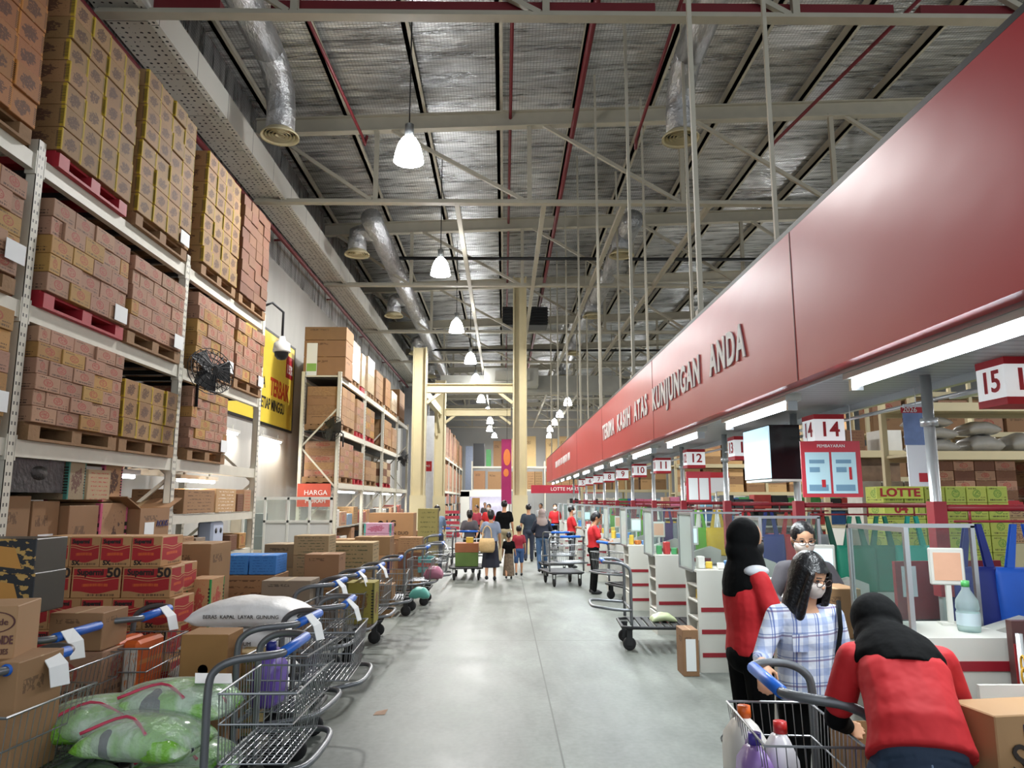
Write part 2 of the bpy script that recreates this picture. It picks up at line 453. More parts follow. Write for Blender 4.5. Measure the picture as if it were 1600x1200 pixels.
def lamp(x, y, lb, group='high bay lamps hung from the roof'):
    make_lamp(x, y, lb, 7.0, group)
left_row = [(-1.5, 10.9), (-1.5, 16.8), (-1.5, 22.8), (-1.3, 28.2), (-1.28, 33.2), (-1.23, 39.8), (-1.0, 45.5), (-.95, 51), (-1.1, 57), (-.8, 63)]
for k, (x, y) in enumerate(left_row): lamp(x, y, 'glowing white bell lamp over the aisle, %s from the camera' % ORD[k])
for k, (x, y) in enumerate(((3.6, 41), (3.6, 47), (3.6, 52), (3.6, 57), (3.9, 63))):
    lamp(x, y, 'glowing bell lamp in the far right row over the fascia end, %s from camera' % ORD[k])
k = 0
for x in (9.5, 17, 25):  # extra lamp rows added for their light, mostly hidden by the fascia
    for y in (9, 22, 36, 50):
        lamp(x, y, 'bell lamp added for light over the shop floor, %s row from aisle, %s deep' % (ORD[(9.5, 17, 25).index(x)], ORD[(9, 22, 36, 50).index(y)]), 'bell lamps added over the shop floor'); k += 1

# ------------------------------------------------------------------ red fascia and canopy
m = mat('fascia_red', '#b51f2c', .34); n = NT(m); x, y, z = n.world()
f = n.noise(n.vec(x, y * .6, z), 1.2, 3)
n.color(n.hsv(n.mix(1.0, '#b51f2c', '#bd212e'), v=(f - .5) * .12 + 1.0)); n.bump(f, .15, .05)
BX = 1.65
t = thing('red_fascia', 'long red fascia board with white lettering hung over the checkouts', 'fascia', (BX, 0, 2.41))
obj('panel', MB().box(0, .09, -2, 28.4, 0, .87), m, t)
obj('top_rail', MB().box(.0, .16, -2, 28.4, .871, .9), BLACK, t)
sm = MB()
for y in (4.05, 8.05, 12.3, 16.6, 20.9, 25.2): sm.box(-.002, 0, y, y + .012, 0, .87)
obj('panel_seam', sm, nmat('seam_red', '#6f1620', .6), t)
for yc, s, L in ((8.55, .33, 7.35), (20.9, .25, 5.2)):
    ci = 0
    for word in 'TERIMA KASIH ATAS KUNJUNGAN ANDA'.split():
        me = text_mesh(word, s, WHITEINK, 1.0, .010, .004, 1.22)
        xs = [v.co.x for v in me.vertices]; wd = max(xs) - min(xs); cw = L / 32
        obj('lettering', me, None, t, (-.006, yc + L/2 - (ci + len(word)/2)*cw, .415), (0, 0, -PI/2), scale=(len(word)*cw*.95 / wd, 1, 1), label='white capital lettering')
        ci += len(word) + 1
m = mat('canopy_slats', '#9fa6a8', .4, .3); n = NT(m); x, y, z = n.world()
n.color(n.mix(((y + 50.0) / .1).fract().lt(.1), '#a3a9ab', '#4e5355'))
t = thing('checkout_canopy', 'pale slatted metal canopy soffit behind the red fascia', 'canopy', (0, 0, 2.41))
obj('soffit', MB().box(BX + .1, 2.85, -2, 28.4, .11, .14), m, t)
obj('lip', MB().box(BX + .09, BX + .11, -2, 28.4, -.02, .11), ALU, t)
obj('edge_trim', MB().box(2.85, 2.9, -2, 28.4, .06, .22), ALU, t)
dl = MB()
for k in range(13):
    y = 1.75 + 2.13 * k
    dl = MB().lathe([(.10, .11), (.10, .095), (.07, .08), (.001, .07)], 16, (2.2, y + 2.6, 0))
    obj('downlight', dl, ALU, t)
for k in range(12):
    y = 3.05 + 2.14 * k
    t = thing('fluorescent_tube_lamp', 'bright tube lamp under the red fascia, %s from the camera' % ORD[k], 'lamp', (1.8, y, 2.33), 0, 'tube lamps under the red fascia')
    obj('housing', MB().box(-.05, .05, -.68, .68, .03, .079).box(-.02, .02, -.4, -.36, .07, .189).box(-.02, .02, .36, .4, .07, .189), WHITE, t)
    obj('tube', MB().tube([(0, -.62, .005), (0, .62, .005)], .019, 8), TUBE, t)
    obj('lamp_holder', MB().box(-.03, .03, .63, .66, -.03, .03), ALU, t)
    obj('lamp_holder', MB().box(-.03, .03, -.66, -.63, -.03, .03), ALU, t)
    e = bpy.data.lights.get('strip_light') or bpy.data.lights.new('strip_light', 'AREA')
    e.shape = 'RECTANGLE'; e.size = .1; e.size_y = 1.2; e.energy = 26; e.color = (.9, .97, 1)
    l = bpy.data.objects.new('strip_light', e); COL.objects.link(l); l.parent = t; l.location = (0, 0, -.035)
for k in range(7):
    for x, s in ((1.74, 'front'), (2.8, 'back')):
        y = 6.3 + 3.4 * k + (.9 if s == 'back' else 0)
        h = MB().bar((x, y, 3.28 if s == 'front' else 2.56), (x, y, rz(x) + .1), .04, .04).box(x - .04, x + .04, y - .04, y + .04, 3.28 if s == 'front' else 2.55, 3.4 if s == 'front' else 2.66)
        tag(obj('canopy_hanger', h, STEELPAINT), 'cream hanger rod holding up the %s of the checkout canopy, %s from the camera' % (s, ORD[k]), 'hanger', 'canopy hanger rods')

# ------------------------------------------------------------------ cream columns and portals
def column(x, y, h, lb):
    c = MB().box(-.23, .23, -.04, .04, 0, h).box(-.23, -.19, -.2, .2, 0, h).box(.19, .23, -.2, .2, 0, h).box(-.3, .3, -.28, .28, 0, .5)
    for z in (1.9,): c.box(-.25, .25, -.22, .22, 0.5, z)
    tag(obj('portal_column', c, CREAM, None, (x, y, 0)), lb, 'column', 'cream steel columns')
column(.55, 24.8, 9.4, 'tall cream steel column standing in the middle of the aisle')
column(-2.85, 24.8, 6.9, 'cream steel column beside the end of the second rack')
column(-2.75, 31.8, 6.9, 'cream steel column behind the one beside the second rack')
column(.62, 31.8, 6.9, 'cream steel column hidden behind the tall centre one')
for y, lb in ((24.8, 'cream portal beam crossing the aisle, nearer one'), (31.8, 'cream portal beam crossing the aisle, farther one')):
    b = MB()
    for dz, hh, ww in ((-.14, .03, .2), (0, .3, .04), (.14, .03, .2)): b.bar((-2.6, y, 5.5 + dz), (.3, y, 5.5 + dz), ww, hh)
    b.bar((-2.6, y, 5.0), (-2.1, y, 5.38), .12, .1).bar((.3, y, 5.0), (-.2, y, 5.38), .12, .1)
    tag(obj('portal_beam', b, CREAM), lb, 'beam', 'cream portal beams')
b = MB().bar((-2.83, 25.05, 5.5), (-2.77, 31.6, 5.5), .2, .3).bar((-2.82, 25.1, 4.6), (-2.8, 26.3, 5.4), .1, .1).bar((-2.77, 31.5, 4.6), (-2.78, 30.3, 5.4), .1, .1)
tag(obj('portal_beam', b, CREAM), 'cream beam joining the two left columns along the aisle', 'beam', 'cream portal beams')

# ================================================================== RACKS AND CARTONS
def carton_mat(name, kraft='#b08a66', kind='plain', ink='#4a3028', edge='#b89a26'):
    if name in MATS: return MATS[name]
    m = mat(name, kraft, .75); n = NT(m); x, y, z = n.xyz('Generated')
    nn = n.nt.nodes.new('ShaderNodeSeparateXYZ'); n.nt.links.new(n.tc('Normal'), nn.inputs[0])
    nx, nz = S(n.nt, nn.outputs[0]).abs(), S(n.nt, nn.outputs[2]).abs()
    isx = nx.gt(.5); u = y * isx + x * (isx * -1.0 + 1.0)
    side = nz.lt(.5); r = n.rnd()
    base = n.hsv(n.mix(1.0, kraft, kraft), v=(r - .5) * .26 + (n.noise(n.tc('Object'), 7, 3) - .5) * .16 + 1.0, h=(r * 7.3).fract() * .014 + .493)
    tape = (((x if False else u) - .5).abs()).lt(.035) * nz.gt(.5)
    col = n.mix(tape * .5, base, '#cbb48c')
    ou = n.vec(u * 1.0, z * 1.0, r * 20.0)
    blot = n.noise(ou, 16, 2, .6)
    if kind == 'edged':
        ed = (u - .5).abs().gt(.43) * side
        hatch = ((z * 14.0).fract().lt(.5)) * (u.gt(.9)) * (z.gt(.15)) * (z.lt(.85)) * side
        col = n.mix(ed, col, edge); col = n.mix(hatch, col, '#1d1a14')
        du = (u - .46) / .3; dz = (z - .5 + (u - .5) * -.3) / .3
        blob = (du * du + dz * dz + (n.noise(ou, 9, 2) - .5) * 2.6).lt(.85) * blot.gt(.40) * side
        col = n.mix(blob * .8, col, ink)
        sp = n.noise(ou, 30, 1).gt(.70) * side
        col = n.mix(sp * .7, col, ink)
    elif kind == 'logo':
        du = (u - .5) / .2; dz = (z - .55) / .25; rr = du * du + dz * dz
        col = n.mix((rr.lt(1.0) * rr.gt(.62)).max(rr.lt(.5) * blot.gt(.5)) * side * .75, col, ink)
        ln = (((z - .16).abs().lt(.05)) * ((u - .5).abs().lt(.4)) + ((z - .86).abs().lt(.04)) * ((u - .3).abs().lt(.2)) + ((z - .32).abs().lt(.03)) * ((u - .8).abs().lt(.12))) * n.noise(n.vec(u, 0.0, r * 9.0), 40, 1).gt(.48) * side
        sc = n.noise(n.vec(u * 1.0, z * 2.0, r * 5.0), 11, 4).gt(.64) * side; col = n.mix(sc * .35, col, '#5a3a30')
        col = n.mix(ln * .8, col, '#3d2a22')
    elif kind == 'lines':
        ln = (z * 7.0).fract().lt(.3) * ((u - .5).abs().lt(.38)) * blot.gt(.5) * side
        col = n.mix(ln * .75, col, ink)
    elif kind == 'band':
        ln = ((z - .5).abs().lt(.13)) * side
        col = n.mix(ln, col, ink)
    elif kind == 'plain':
        ln = ((z - .78).abs().lt(.06)) * ((u - .35).abs().lt(.22)) * blot.gt(.48) * side
        col = n.mix(ln * .6, col, ink)
    n.color(col)
    return m
EDGED = carton_mat('carton_yellow_edged', '#96744c', 'edged')
ORANGED = carton_mat('carton_orange', '#9d673c', 'edged', edge='#b5752c')
PINKY = carton_mat('carton_pink_kraft', '#a07a62', 'logo', '#9c3330')
YKRAFT = carton_mat('carton_yellow_kraft', '#a88046', 'logo', '#9c3330')
REDBR = carton_mat('carton_red_brown', '#6e4a34', 'lines', '#5a2a20')
KRAFT = carton_mat('carton_kraft', '#94714f', 'plain', '#4a3528')
KRAFTL = carton_mat('carton_kraft_lines', '#9a7752', 'lines', '#54392a')
WRAPPED = nmat('stretch_wrapped', '#b59e80', .25, var=.35, scale=9)

_cm = {}
def carton_mesh(dx, dy, dz, mt, bev=.004):
    key = (round(dx, 3), round(dy, 3), round(dz, 3), mt.name, bev)
    if key not in _cm:
        _cm[key] = MB().box(-dx/2, dx/2, -dy/2, dy/2, 0, dz).mesh('carton', mt, bev)
    return _cm[key]
def cap(s):
    w = s.split(); return ' '.join(w[:16])
def carton(x, y, z, dx, dy, dz, mt, lb, name='carton', group=None, rz_=0, cat='carton', bev=.004):
    o = obj(name, carton_mesh(dx, dy, dz, mt, bev), None, None, (x, y, z), (0, 0, rz_)); tag(o, cap(lb), cat, group); return o

def pallet(name, x0, x1, y0, y1, z, mt, lb, group='pallets on the racks'):
    """pallet with its top at z + .14, long openings facing +x"""
    t = thing(name, lb, 'pallet', ((x0+x1)/2, (y0+y1)/2, z), 0, group)
    hx, hy = (x1-x0)/2, (y1-y0)/2
    d = MB()
    for k in range(5): d.box(-hx + k*(2*hx/5), -hx + (k+.8)*(2*hx/5), -hy, hy, .118, .14)
    obj('top_board', d, mt, t)
    for fy in (-hy, -.07, hy - .14): obj('stringer', MB().box(-hx, hx, fy, fy + .14, .022, .118), mt, t)
    e = MB()
    for fx in (-hx, -.05, hx - .1): e.box(fx, fx + .1, -hy, hy, 0, .022)
    obj('bottom_board', e, mt, t)
    return t

def load(desc, name, xf, y0, y1, z0, rows, cols, h, mts, group, kindname, depth=.46, side=True, bond=False, bev=.004, layers=2, facing=1):
    """a brick-stacked load whose front faces the aisle at x = xf (facing +1: front looks to +x)"""
    wd = (y1 - y0) / cols; rnd = random.Random(hash(desc) % 1000 if False else sum(map(ord, desc)))
    for r in range(rows):
        z = z0 + r * (h + .0015)
        if bond and r % 2:
            cells = [(y0, wd/2)] + [(y0 + wd/2 + k*wd, wd) for k in range(cols-1)] + [(y1 - wd/2, wd/2)]
        else:
            cells = [(y0 + k*wd, wd) for k in range(cols)]
        for k, (ys, cw) in enumerate(cells):
            for L in range(layers if (k == 0 and side) else 1):
                j = rnd.uniform(-.012, .012)
                mt = mts if not isinstance(mts, (list, tuple)) else rnd.choice(mts)
                xx = xf - facing * (depth/2 + L * (depth + .006)) + j
                lb = '%s, %s row up, %s from left%s' % (desc, ORD[r], ORD[k], ', rear' if L else '')
                carton(xx, ys + cw/2, z, depth, cw - .006, h - .001, mt, lb, kindname, group, rnd.uniform(-.008, .008), 'carton', bev)
def upright(x, y, z1, lb, x2):
    """end frame: front and back posts with braces"""
    t = thing('rack_upright', lb, 'rack upright', (x, y, 0), 0, 'white rack uprights')
    for px, nm in ((0, 'front_post'), (x2 - x, 'rear_post')):
        p = MB().box(px - .04, px + .04, -.045, -.04, 0, z1).box(px - .04, px - .035, -.045, .045, 0, z1).box(px + .035, px + .04, -.045, .045, 0, z1).box(px - .07, px + .07, -.07, .07, 0, .012)
        obj(nm, p, PERF, t)
    b = MB(); z = .2; s = 1; d = x2 - x
    while z + .9 < z1:
        b.bar((.0 if s > 0 else d, 0, z), (d if s > 0 else 0, 0, z + .9), .035, .035); s = -s; z += .9
    b.bar((0, 0, .2), (d, 0, .2), .035, .035).bar((0, 0, z1 - .1), (d, 0, z1 - .1), .035, .035)
    obj('brace', b, RACK, t)
    return t
m = PERF = mat('perforated_post', '#cfccbd', .5); n = NT(m); x, y, z = n.xyz('Object')
hz = ((z + 10.0) / .075).fract().lt(.35); hy = (y.abs() - .018).abs().lt(.008)
n.color(n.mix(hz * hy * x.abs().gt(.03).max(0.0), '#cfccbd', '#4c4a45'))
def beam(x, y0, y1, z, lb, h=.13, group='white rack beams'):
    b = MB().box(-.03, .03, y0 - (y0+y1)/2 + .05, y1 - (y0+y1)/2 - .05, -h, 0)
    t = obj('rack_beam', b, RACK, None, (x, (y0+y1)/2, z)); tag(t, lb, 'rack beam', group)
    for sy in (y0, y1):
        yy = sy - (y0+y1)/2
        obj('connector', MB().box(-.042, .042, yy - .06 if sy == y1 else yy + .048, yy - .048 if sy == y1 else yy + .06, -h - .03, .03), RACK, t)
    return t

XF = -3.69; XB = -4.72
UY = [2.75, 5.5, 8.24, 10.98]
for k, y in enumerate(UY[1:]):
    upright(XF, y, 4.55, 'white perforated upright frame of the near rack, %s from the camera' % ORD[k], XB)
LV = [(2.20, 'lowest'), (3.24, 'middle'), (4.42, 'top')]
BAYS = ['first', 'second', 'third']
for lz, ln in LV:
    for b in range(3):
        y0, y1 = UY[b], UY[b+1]
        beam(XF, y0, y1, lz, 'white beam on the %s level of the near rack, %s bay' % (ln, BAYS[b]))
        beam(XB, y0, y1, lz, 'rear white beam on the %s level of the near rack, %s bay' % (ln, BAYS[b]))
        # decking
        d = MB()
        for q in range(6):
            yy = y0 + .25 + q * (y1 - y0 - .5) / 5
            d.bar((XF - .04, yy, lz - .03), (XB + .04, yy, lz - .03), .05, .05)
        tag(obj('deck_support', d, DARKM), 'dark cross bars under the %s level loads, %s bay of the near rack' % (ln, BAYS[b]), 'rack deck', 'rack decks')
pf = -3.60     # load face
G = 'cartons stacked on the near rack'
def pl(y0, y1, z, red, lb): pallet('pallet', -4.62, pf - .01, y0, y1, z, REDWOOD if red else WOOD, lb)
# top level
pl(4.15, 5.3, 4.42, 0, 'wooden pallet on the top rack level at the left picture edge')
load('orange-brown carton on the top level at the picture edge', '', pf, 4.1, 5.33, 4.56, 8, 4, .2, ORANGED, G, 'orange_carton')
pl(5.66, 6.74, 4.42, 1, 'red pallet under yellow-edged cartons beside the first upright')
load('yellow-edged carton in the nearer tall top-level stack', '', pf, 5.64, 6.76, 4.56, 7, 4, .196, EDGED, G, 'yellow_edged_carton')
pl(6.92, 8.08, 4.42, 0, 'wooden pallet under the second yellow-edged top-level stack')
load('yellow-edged carton in the second tall top-level stack', '', pf, 6.92, 8.12, 4.56, 8, 4, .188, EDGED, G, 'yellow_edged_carton')
pl(8.5, 9.62, 4.42, 0, 'wooden pallet under the third yellow-edged top-level stack')
load('yellow-edged carton in the third tall top-level stack', '', pf, 8.48, 9.62, 4.56, 7, 4, .2, EDGED, G, 'yellow_edged_carton')
pl(9.76, 10.88, 4.42, 0, 'wooden pallet under the red-brown top-level stack')
load('red-brown carton in the farthest top-level stack', '', pf, 9.76, 10.88, 4.56, 9, 4, .155, REDBR, G, 'red_brown_carton', side=False)
# middle level
P3 = [PINKY, PINKY, PINKY, YKRAFT]
pl(4.1, 5.3, 3.24, 0, 'wooden pallet on the middle level at the left picture edge')
load('kraft carton on the middle level at the picture edge', '', pf, 4.1, 5.3, 3.38, 5, 4, .148, P3, G, 'food_carton', bond=True, side=False)
pl(5.64, 6.86, 3.24, 1, 'red pallet with three openings on the middle level by the first upright')
load('pinkish carton on the red middle-level pallet', '', pf, 5.64, 6.86, 3.38, 5, 4, .152, P3, G, 'food_carton', bond=True)
pl(6.94, 8.1, 3.24, 0, 'wooden pallet on the middle level before the second upright')
load('pinkish carton on the middle level before second upright', '', pf, 6.94, 8.1, 3.38, 5, 4, .146, P3, G, 'food_carton', bond=True, side=False)
pl(8.48, 9.66, 3.24, 0, 'wooden pallet on the middle level behind the black fan')
load('pinkish carton on the middle level behind the fan', '', pf, 8.48, 9.66, 3.38, 5, 4, .16, P3, G, 'food_carton', bond=True)
pl(9.76, 10.88, 3.24, 0, 'wooden pallet on the middle level at the far rack end')
load('pinkish carton on the middle level at far end', '', pf, 9.76, 10.88, 3.38, 5, 4, .16, P3, G, 'food_carton', bond=True, side=False)
# lowest level
pl(4.1, 5.3, 2.20, 0, 'wooden pallet on the lowest level at the left picture edge')
load('large-logo carton on the lowest level at picture edge', '', pf, 4.1, 5.3, 2.34, 5, 3, .155, [YKRAFT, PINKY], G, 'food_carton', side=False)
pl(5.62, 6.9, 2.20, 0, 'wooden pallet on the lowest level beside the first upright')
load('pinkish carton on the lowest level by first upright', '', pf, 5.62, 6.9, 2.34, 6, 4, .124, P3, G, 'food_carton', bond=True)
pl(6.95, 8.1, 2.20, 0, 'wooden pallet on the lowest level under the short yellow-edged stack')
load('yellow-edged carton in the short lowest-level stack', '', pf, 6.97, 8.08, 2.34, 3, 4, .185, EDGED, G, 'yellow_edged_carton')
pl(8.46, 9.6, 2.20, 0, 'wooden pallet on the lowest level under the fan')
load('pinkish carton on the lowest level under the fan', '', pf, 8.46, 9.6, 2.34, 6, 4, .118, P3, G, 'food_carton', bond=True)
for i, (y, z, lb) in enumerate(((5.22, 3.5, 'white label card on the middle load at the picture edge'), (6.74, 3.42, 'white label card at the corner of the red middle-level pallet'),
        (7.98, 3.42, 'white label card on the middle load before the second upright'), (7.95, 4.6, 'white label card on the second yellow-edged stack'),
        (9.52, 3.42, 'white label card on the middle load behind the fan'), (10.75, 3.42, 'white label card on the farthest middle load'),
        (5.2, 2.4, 'white label card on the lowest load at the picture edge'), (9.48, 2.38, 'white label card on the lowest load under the fan'))):
    tag(obj('label_card', MB().box(0, .003, -.11, .11, -.05, .1), PAPER, None, (pf + .02, y, z + .02)), lb, 'label', 'white label cards on the loads')

# lower shelves of the near rack
beam(XF, UY[2], UY[3], 1.58, 'white shelf beam at chest height in the third bay of the near rack', .1)
beam(XF, UY[2], UY[3], 1.07, 'white shelf beam at waist height in the third bay of the near rack', .08)
for z in (1.58, 1.07):
    tag(obj('shelf_board', MB().box(XB, XF - .04, UY[2] + .06, UY[3] - .06, z - .05, z - .02), nmat('shelf_grey', '#a7a59a', .6)), 'grey shelf board at %s height in the third bay' % ('chest' if z > 1.3 else 'waist'), 'shelf')
GL = 'goods on the lower near rack'
lower = [ # x, y, z, dx, dy, dz, mat, name, label   (big cartons stacked behind the trolleys)
 (-4.1, 4.9, 0, .7, .85, 1.2, KRAFT, 'large_carton', 'large kraft carton low at the left picture edge'),
 (-4.1, 4.9, 1.21, .7, .8, .6, KRAFTL, 'large_carton', 'kraft carton stacked at the left picture edge by the first upright'),
 (-4.1, 5.83, 0, .7, .5, 1.0, KRAFT, 'large_carton', 'tall kraft carton standing beside the first upright base'),
 (-4.1, 5.82, 1.01, .65, .36, .77, KRAFT, 'large_carton', 'plain kraft carton under the black wrapped bale'),
 (-4.1, 6.21, 1.01, .65, .36, .73, KRAFT, 'large_carton', 'kraft carton with white label beside the black bale'),
 (-4.1, 6.3, 0, .7, .38, 1.0, KRAFTL, 'large_carton', 'kraft carton standing low behind the noodle cartons'),
 (-4.05, 6.64, .6, .7, .46, 1.1, KRAFT, 'large_carton', 'tall kraft carton with oval print behind the noodle cartons'),
 (-4.05, 7.15, .7, .7, .5, 1.02, carton_mat('carton_pink_print', '#b08a66', 'edged', '#3a2830', '#c4587a'), 'large_carton', 'kraft carton with pink and black print'),
 (-4.05, 7.72, .3, .8, .6, .9, KRAFT, 'large_carton', 'kraft carton under the opened carton by the second upright'),
 (-3.95, 9.0, 1.59, .6, .9, .28, KRAFTL, 'large_carton', 'wide kraft carton with dark print on the chest-height shelf'),
 (-3.95, 9.85, 1.59, .6, .7, .3, carton_mat('carton_white_print', '#b8946a', 'lines', '#efe6d8'), 'large_carton', 'kraft carton with pale print on the chest-height shelf'),
 (-3.95, 10.38, 1.59, .6, .22, .24, REDBR, 'large_carton', 'small red-printed carton on the chest-height shelf'),
 (-3.95, 10.66, 1.59, .6, .28, .3, carton_mat('carton_red_lines', '#b08a66', 'lines', '#a8322c'), 'large_carton', 'red-lined carton at the end of the chest-height shelf'),
 (-3.9, 8.75, 1.08, .5, .3, .25, KRAFTL, 'small_carton', 'printed carton on the waist-height shelf beside second upright'),
 (-3.9, 9.1, 1.08, .5, .28, .22, carton_mat('carton_dark_print', '#8f806c', 'plain', '#222'+'222'), 'small_carton', 'greyish carton on the waist-height shelf'),
 (-3.9, 10.2, 1.08, .5, .26, .2, REDBR, 'small_carton', 'red-brown carton right of the white chair box'),
 (-3.9, 10.55, 1.08, .5, .26, .21, YKRAFT, 'small_carton', 'yellowish carton at the end of the waist-height shelf'),
]
for x, y, z, dx, dy, dz, mt, nm, lb in lower: carton(x, y, z, dx, dy, dz, mt, lb, nm, GL)
tag(obj('label_card', MB().box(0, .003, -.1, .1, -.05, .05), PAPER, None, (-3.772, 6.22, 1.42)), 'white label strip on the kraft carton beside the black bale', 'label')
# black bale
b = MB().ell((0, 0, .16), .35, .36, .17, 24, 12).box(-.33, .33, -.33, .33, .02, .3)
o = obj('wrapped_bale', b, nmat('black_film', '#08090a', .4, var=.5, scale=12, bump=.8, bscale=18), None, (-4.05, 5.98, 1.785), scale=(1, 1, 1.1)); tag(o, 'black film-wrapped bale lying on cartons beside the first upright', 'bale')
carton(-3.95, 6.48, 1.75, .5, .26, .34, carton_mat('carton_teal_print', '#9a8a6c', 'edged', '#5a2f2c', '#3e7d70'), 'carton with teal and brown print right of the black bale', 'small_carton', GL)
carton(-3.95, 6.84, 1.75, .5, .38, .27, carton_mat('carton_red_white', '#b9a07c', 'lines', '#b02c30'), 'carton with red stripes and kraft top beside the teal one', 'small_carton', GL)
carton(-4.05, 7.22, 1.73, .55, .34, .38, MATS['carton_pink_print'], 'pink and black printed carton topmost beside the opened carton', 'small_carton', GL)
# opened carton with flap
t = thing('opened_carton', 'large opened kraft carton with raised flap leaning by the second upright', 'carton', (-3.95, 7.75, 1.205))
obj('body', MB().box(-.36, .36, -.32, -.31, 0, .46).box(-.36, .36, .31, .32, 0, .46).box(-.36, -.35, -.31, .31, 0, .46).box(.35, .36, -.31, .31, 0, .46).box(-.35, .35, -.31, .31, 0, .01), KRAFT, t)
obj('flap', MB().box(-.36, .36, -.005, .005, 0, .3).xf(Matrix.Translation((0, -.325, .46)) @ Matrix.Rotation(R(68), 4, 'X')), KRAFT, t)
obj('flap', MB().box(-.36, .36, -.005, .005, 0, .3).xf(Matrix.Translation((0, .325, .46)) @ Matrix.Rotation(R(-70), 4, 'X')), KRAFT, t)
obj('label_card', MB().box(0, .003, -.1, .1, .06, .32), PAPER, t, (.361, -.12, 0))
text('AODIS', .09, INKN, t, (.366, .16, .3), PI/2)
# white plastic moulded box
t = thing('moulded_stool_pack', 'white moulded plastic piece with four round holes on the waist-height shelf', 'plastic box', (-3.78, 9.72, 1.08))
b = MB().box(-.1, .1, -.19, .19, 0, .4); obj('body', b, mat('white_blue_plastic', '#b9c6da', .35), t, bevel=.03)
for sy in (-.08, .08):
    for sz in (.1, .28): obj('hole', MB().lathe([(.035, 0), (.035, .004), (.0, .004)], 14, (.1, sy, sz), 'x'), DARKM, t)

# tube lamps under the lowest level, wall lights
def tube_lamp(x, y, z, L, lb, rot=0, e=6):
    t = thing('fluorescent_tube_lamp', lb, 'lamp', (x, y, z), rot, None)
    obj('housing', MB().box(-.05, .05, -L/2, L/2, .02, .07).box(-.01, .01, -L/3, -L/3 + .02, .07, .165).box(-.01, .01, L/3, L/3 + .02, .07, .165), WHITE, t)
    obj('tube', MB().tube([(0, -L/2 + .04, 0), (0, L/2 - .04, 0)], .018, 8), TUBE, t)
    l = bpy.data.lights.new('tube_light', 'AREA'); l.shape = 'RECTANGLE'; l.size = .08; l.size_y = L; l.energy = e * 1.0; l.color = (1, .93, .8)
    lo = bpy.data.objects.new('tube_light', l); COL.objects.link(lo); lo.parent = t; lo.location = (0, 0, -.03)
    return t
tube_lamp(-3.85, 7.15, 1.985, 1.3, 'tube lamp under the lowest beam of the second bay')
tube_lamp(-3.95, 9.6, 1.985, 1.2, 'tube lamp glowing warm under the lowest beam of the third bay', 0, 14)
tube_lamp(-5.15, 13.4, 3.0, 1.8, 'tube lamp on the wall below the yellow poster, nearer one', 0, 60)
tube_lamp(-5.15, 16.3, 3.05, 1.6, 'tube lamp on the wall below the yellow poster, farther one', 0, 60)

# black wall fan
def fan(x, y, z, lb, rz_=0, tilt=0, arm=(-.25, .0, -.05)):
    t = thing('wall_fan', lb, 'fan', (x, y, z), rz_); t.scale = (1.15, 1.15, 1.15)
    cage = MB()
    for rr in (.06, .12, .18, .235):
        cage.tube([(.05 - rr*.12 + .0, rr*math.cos(a), rr*math.sin(a)) for a in (2*PI*k/20 for k in range(20))], .0042, 4, closed=True)
        cage.tube([(-.07 + rr*.12, rr*math.cos(a), rr*math.sin(a)) for a in (2*PI*k/20 for k in range(20))], .0042, 4, closed=True)
    for k in range(22):
        a = 2*PI*k/22; c, s_ = math.cos(a), math.sin(a)
        cage.tube([(.06, .03*c, .03*s_), (.04, .16*c, .16*s_), (0, .24*c, .24*s_), (-.05, .16*c, .16*s_), (-.07, .03*c, .03*s_)], .0042, 4)
    obj('cage', cage, BLACK, t, rot=(0, tilt, 0))
    bl = MB()
    for k in range(3):
        M = Matrix.Rotation(2*PI*k/3, 4, 'X')
        bl.add([M @ Vector(p) for p in ((-.02,.02,-.05),(.01,.02,.06),(.015,.215,.13),(-.02,.215,-.1),(-.024,.02,-.05),(.006,.02,.06),(.011,.215,.13),(-.024,.215,-.1))],
               [(0,1,2,3),(7,6,5,4),(0,4,5,1),(1,5,6,2),(2,6,7,3),(3,7,4,0)])
    obj('blade', bl, DARKM, t, rot=(0, tilt, 0))
    obj('motor', MB().lathe([(0, -.2), (.05, -.2), (.065, -.12), (.05, -.06), (0, -.05)], 14, (0, 0, 0), 'x'), BLACK, t, rot=(0, tilt, 0))
    obj('bracket', MB().tube([(-.15, 0, -.03), arm, (arm[0], arm[1], arm[2] - .25)], .015, 6), BLACK, t)
    return t
fan(-3.33, 8.3, 3.2, 'black caged fan fixed to the second upright of the near rack', R(-35), R(-15), (-.3, .05, -.08))

# dome camera on a bent arm
t = thing('dome_camera', 'white dome security camera hanging from a bent arm at the near rack end', 'camera', (-3.45, 11.25, 3.95))
obj('arm', MB().tube([(-.24, -.2, .75), (-.14, -.12, .82), (0, 0, .7), (0, 0, .3)], .02, 8), DARKM, t)
obj('housing', MB().lathe([(0, .32), (.04, .31), (.06, .24), (.12, .2), (.135, .08), (.13, .06), (0, .06)], 20), WHITE, t)
obj('dome', MB().lathe([(.11, .06), (.1, 0), (.06, -.05), (0, -.065)], 18), DARKM, t)

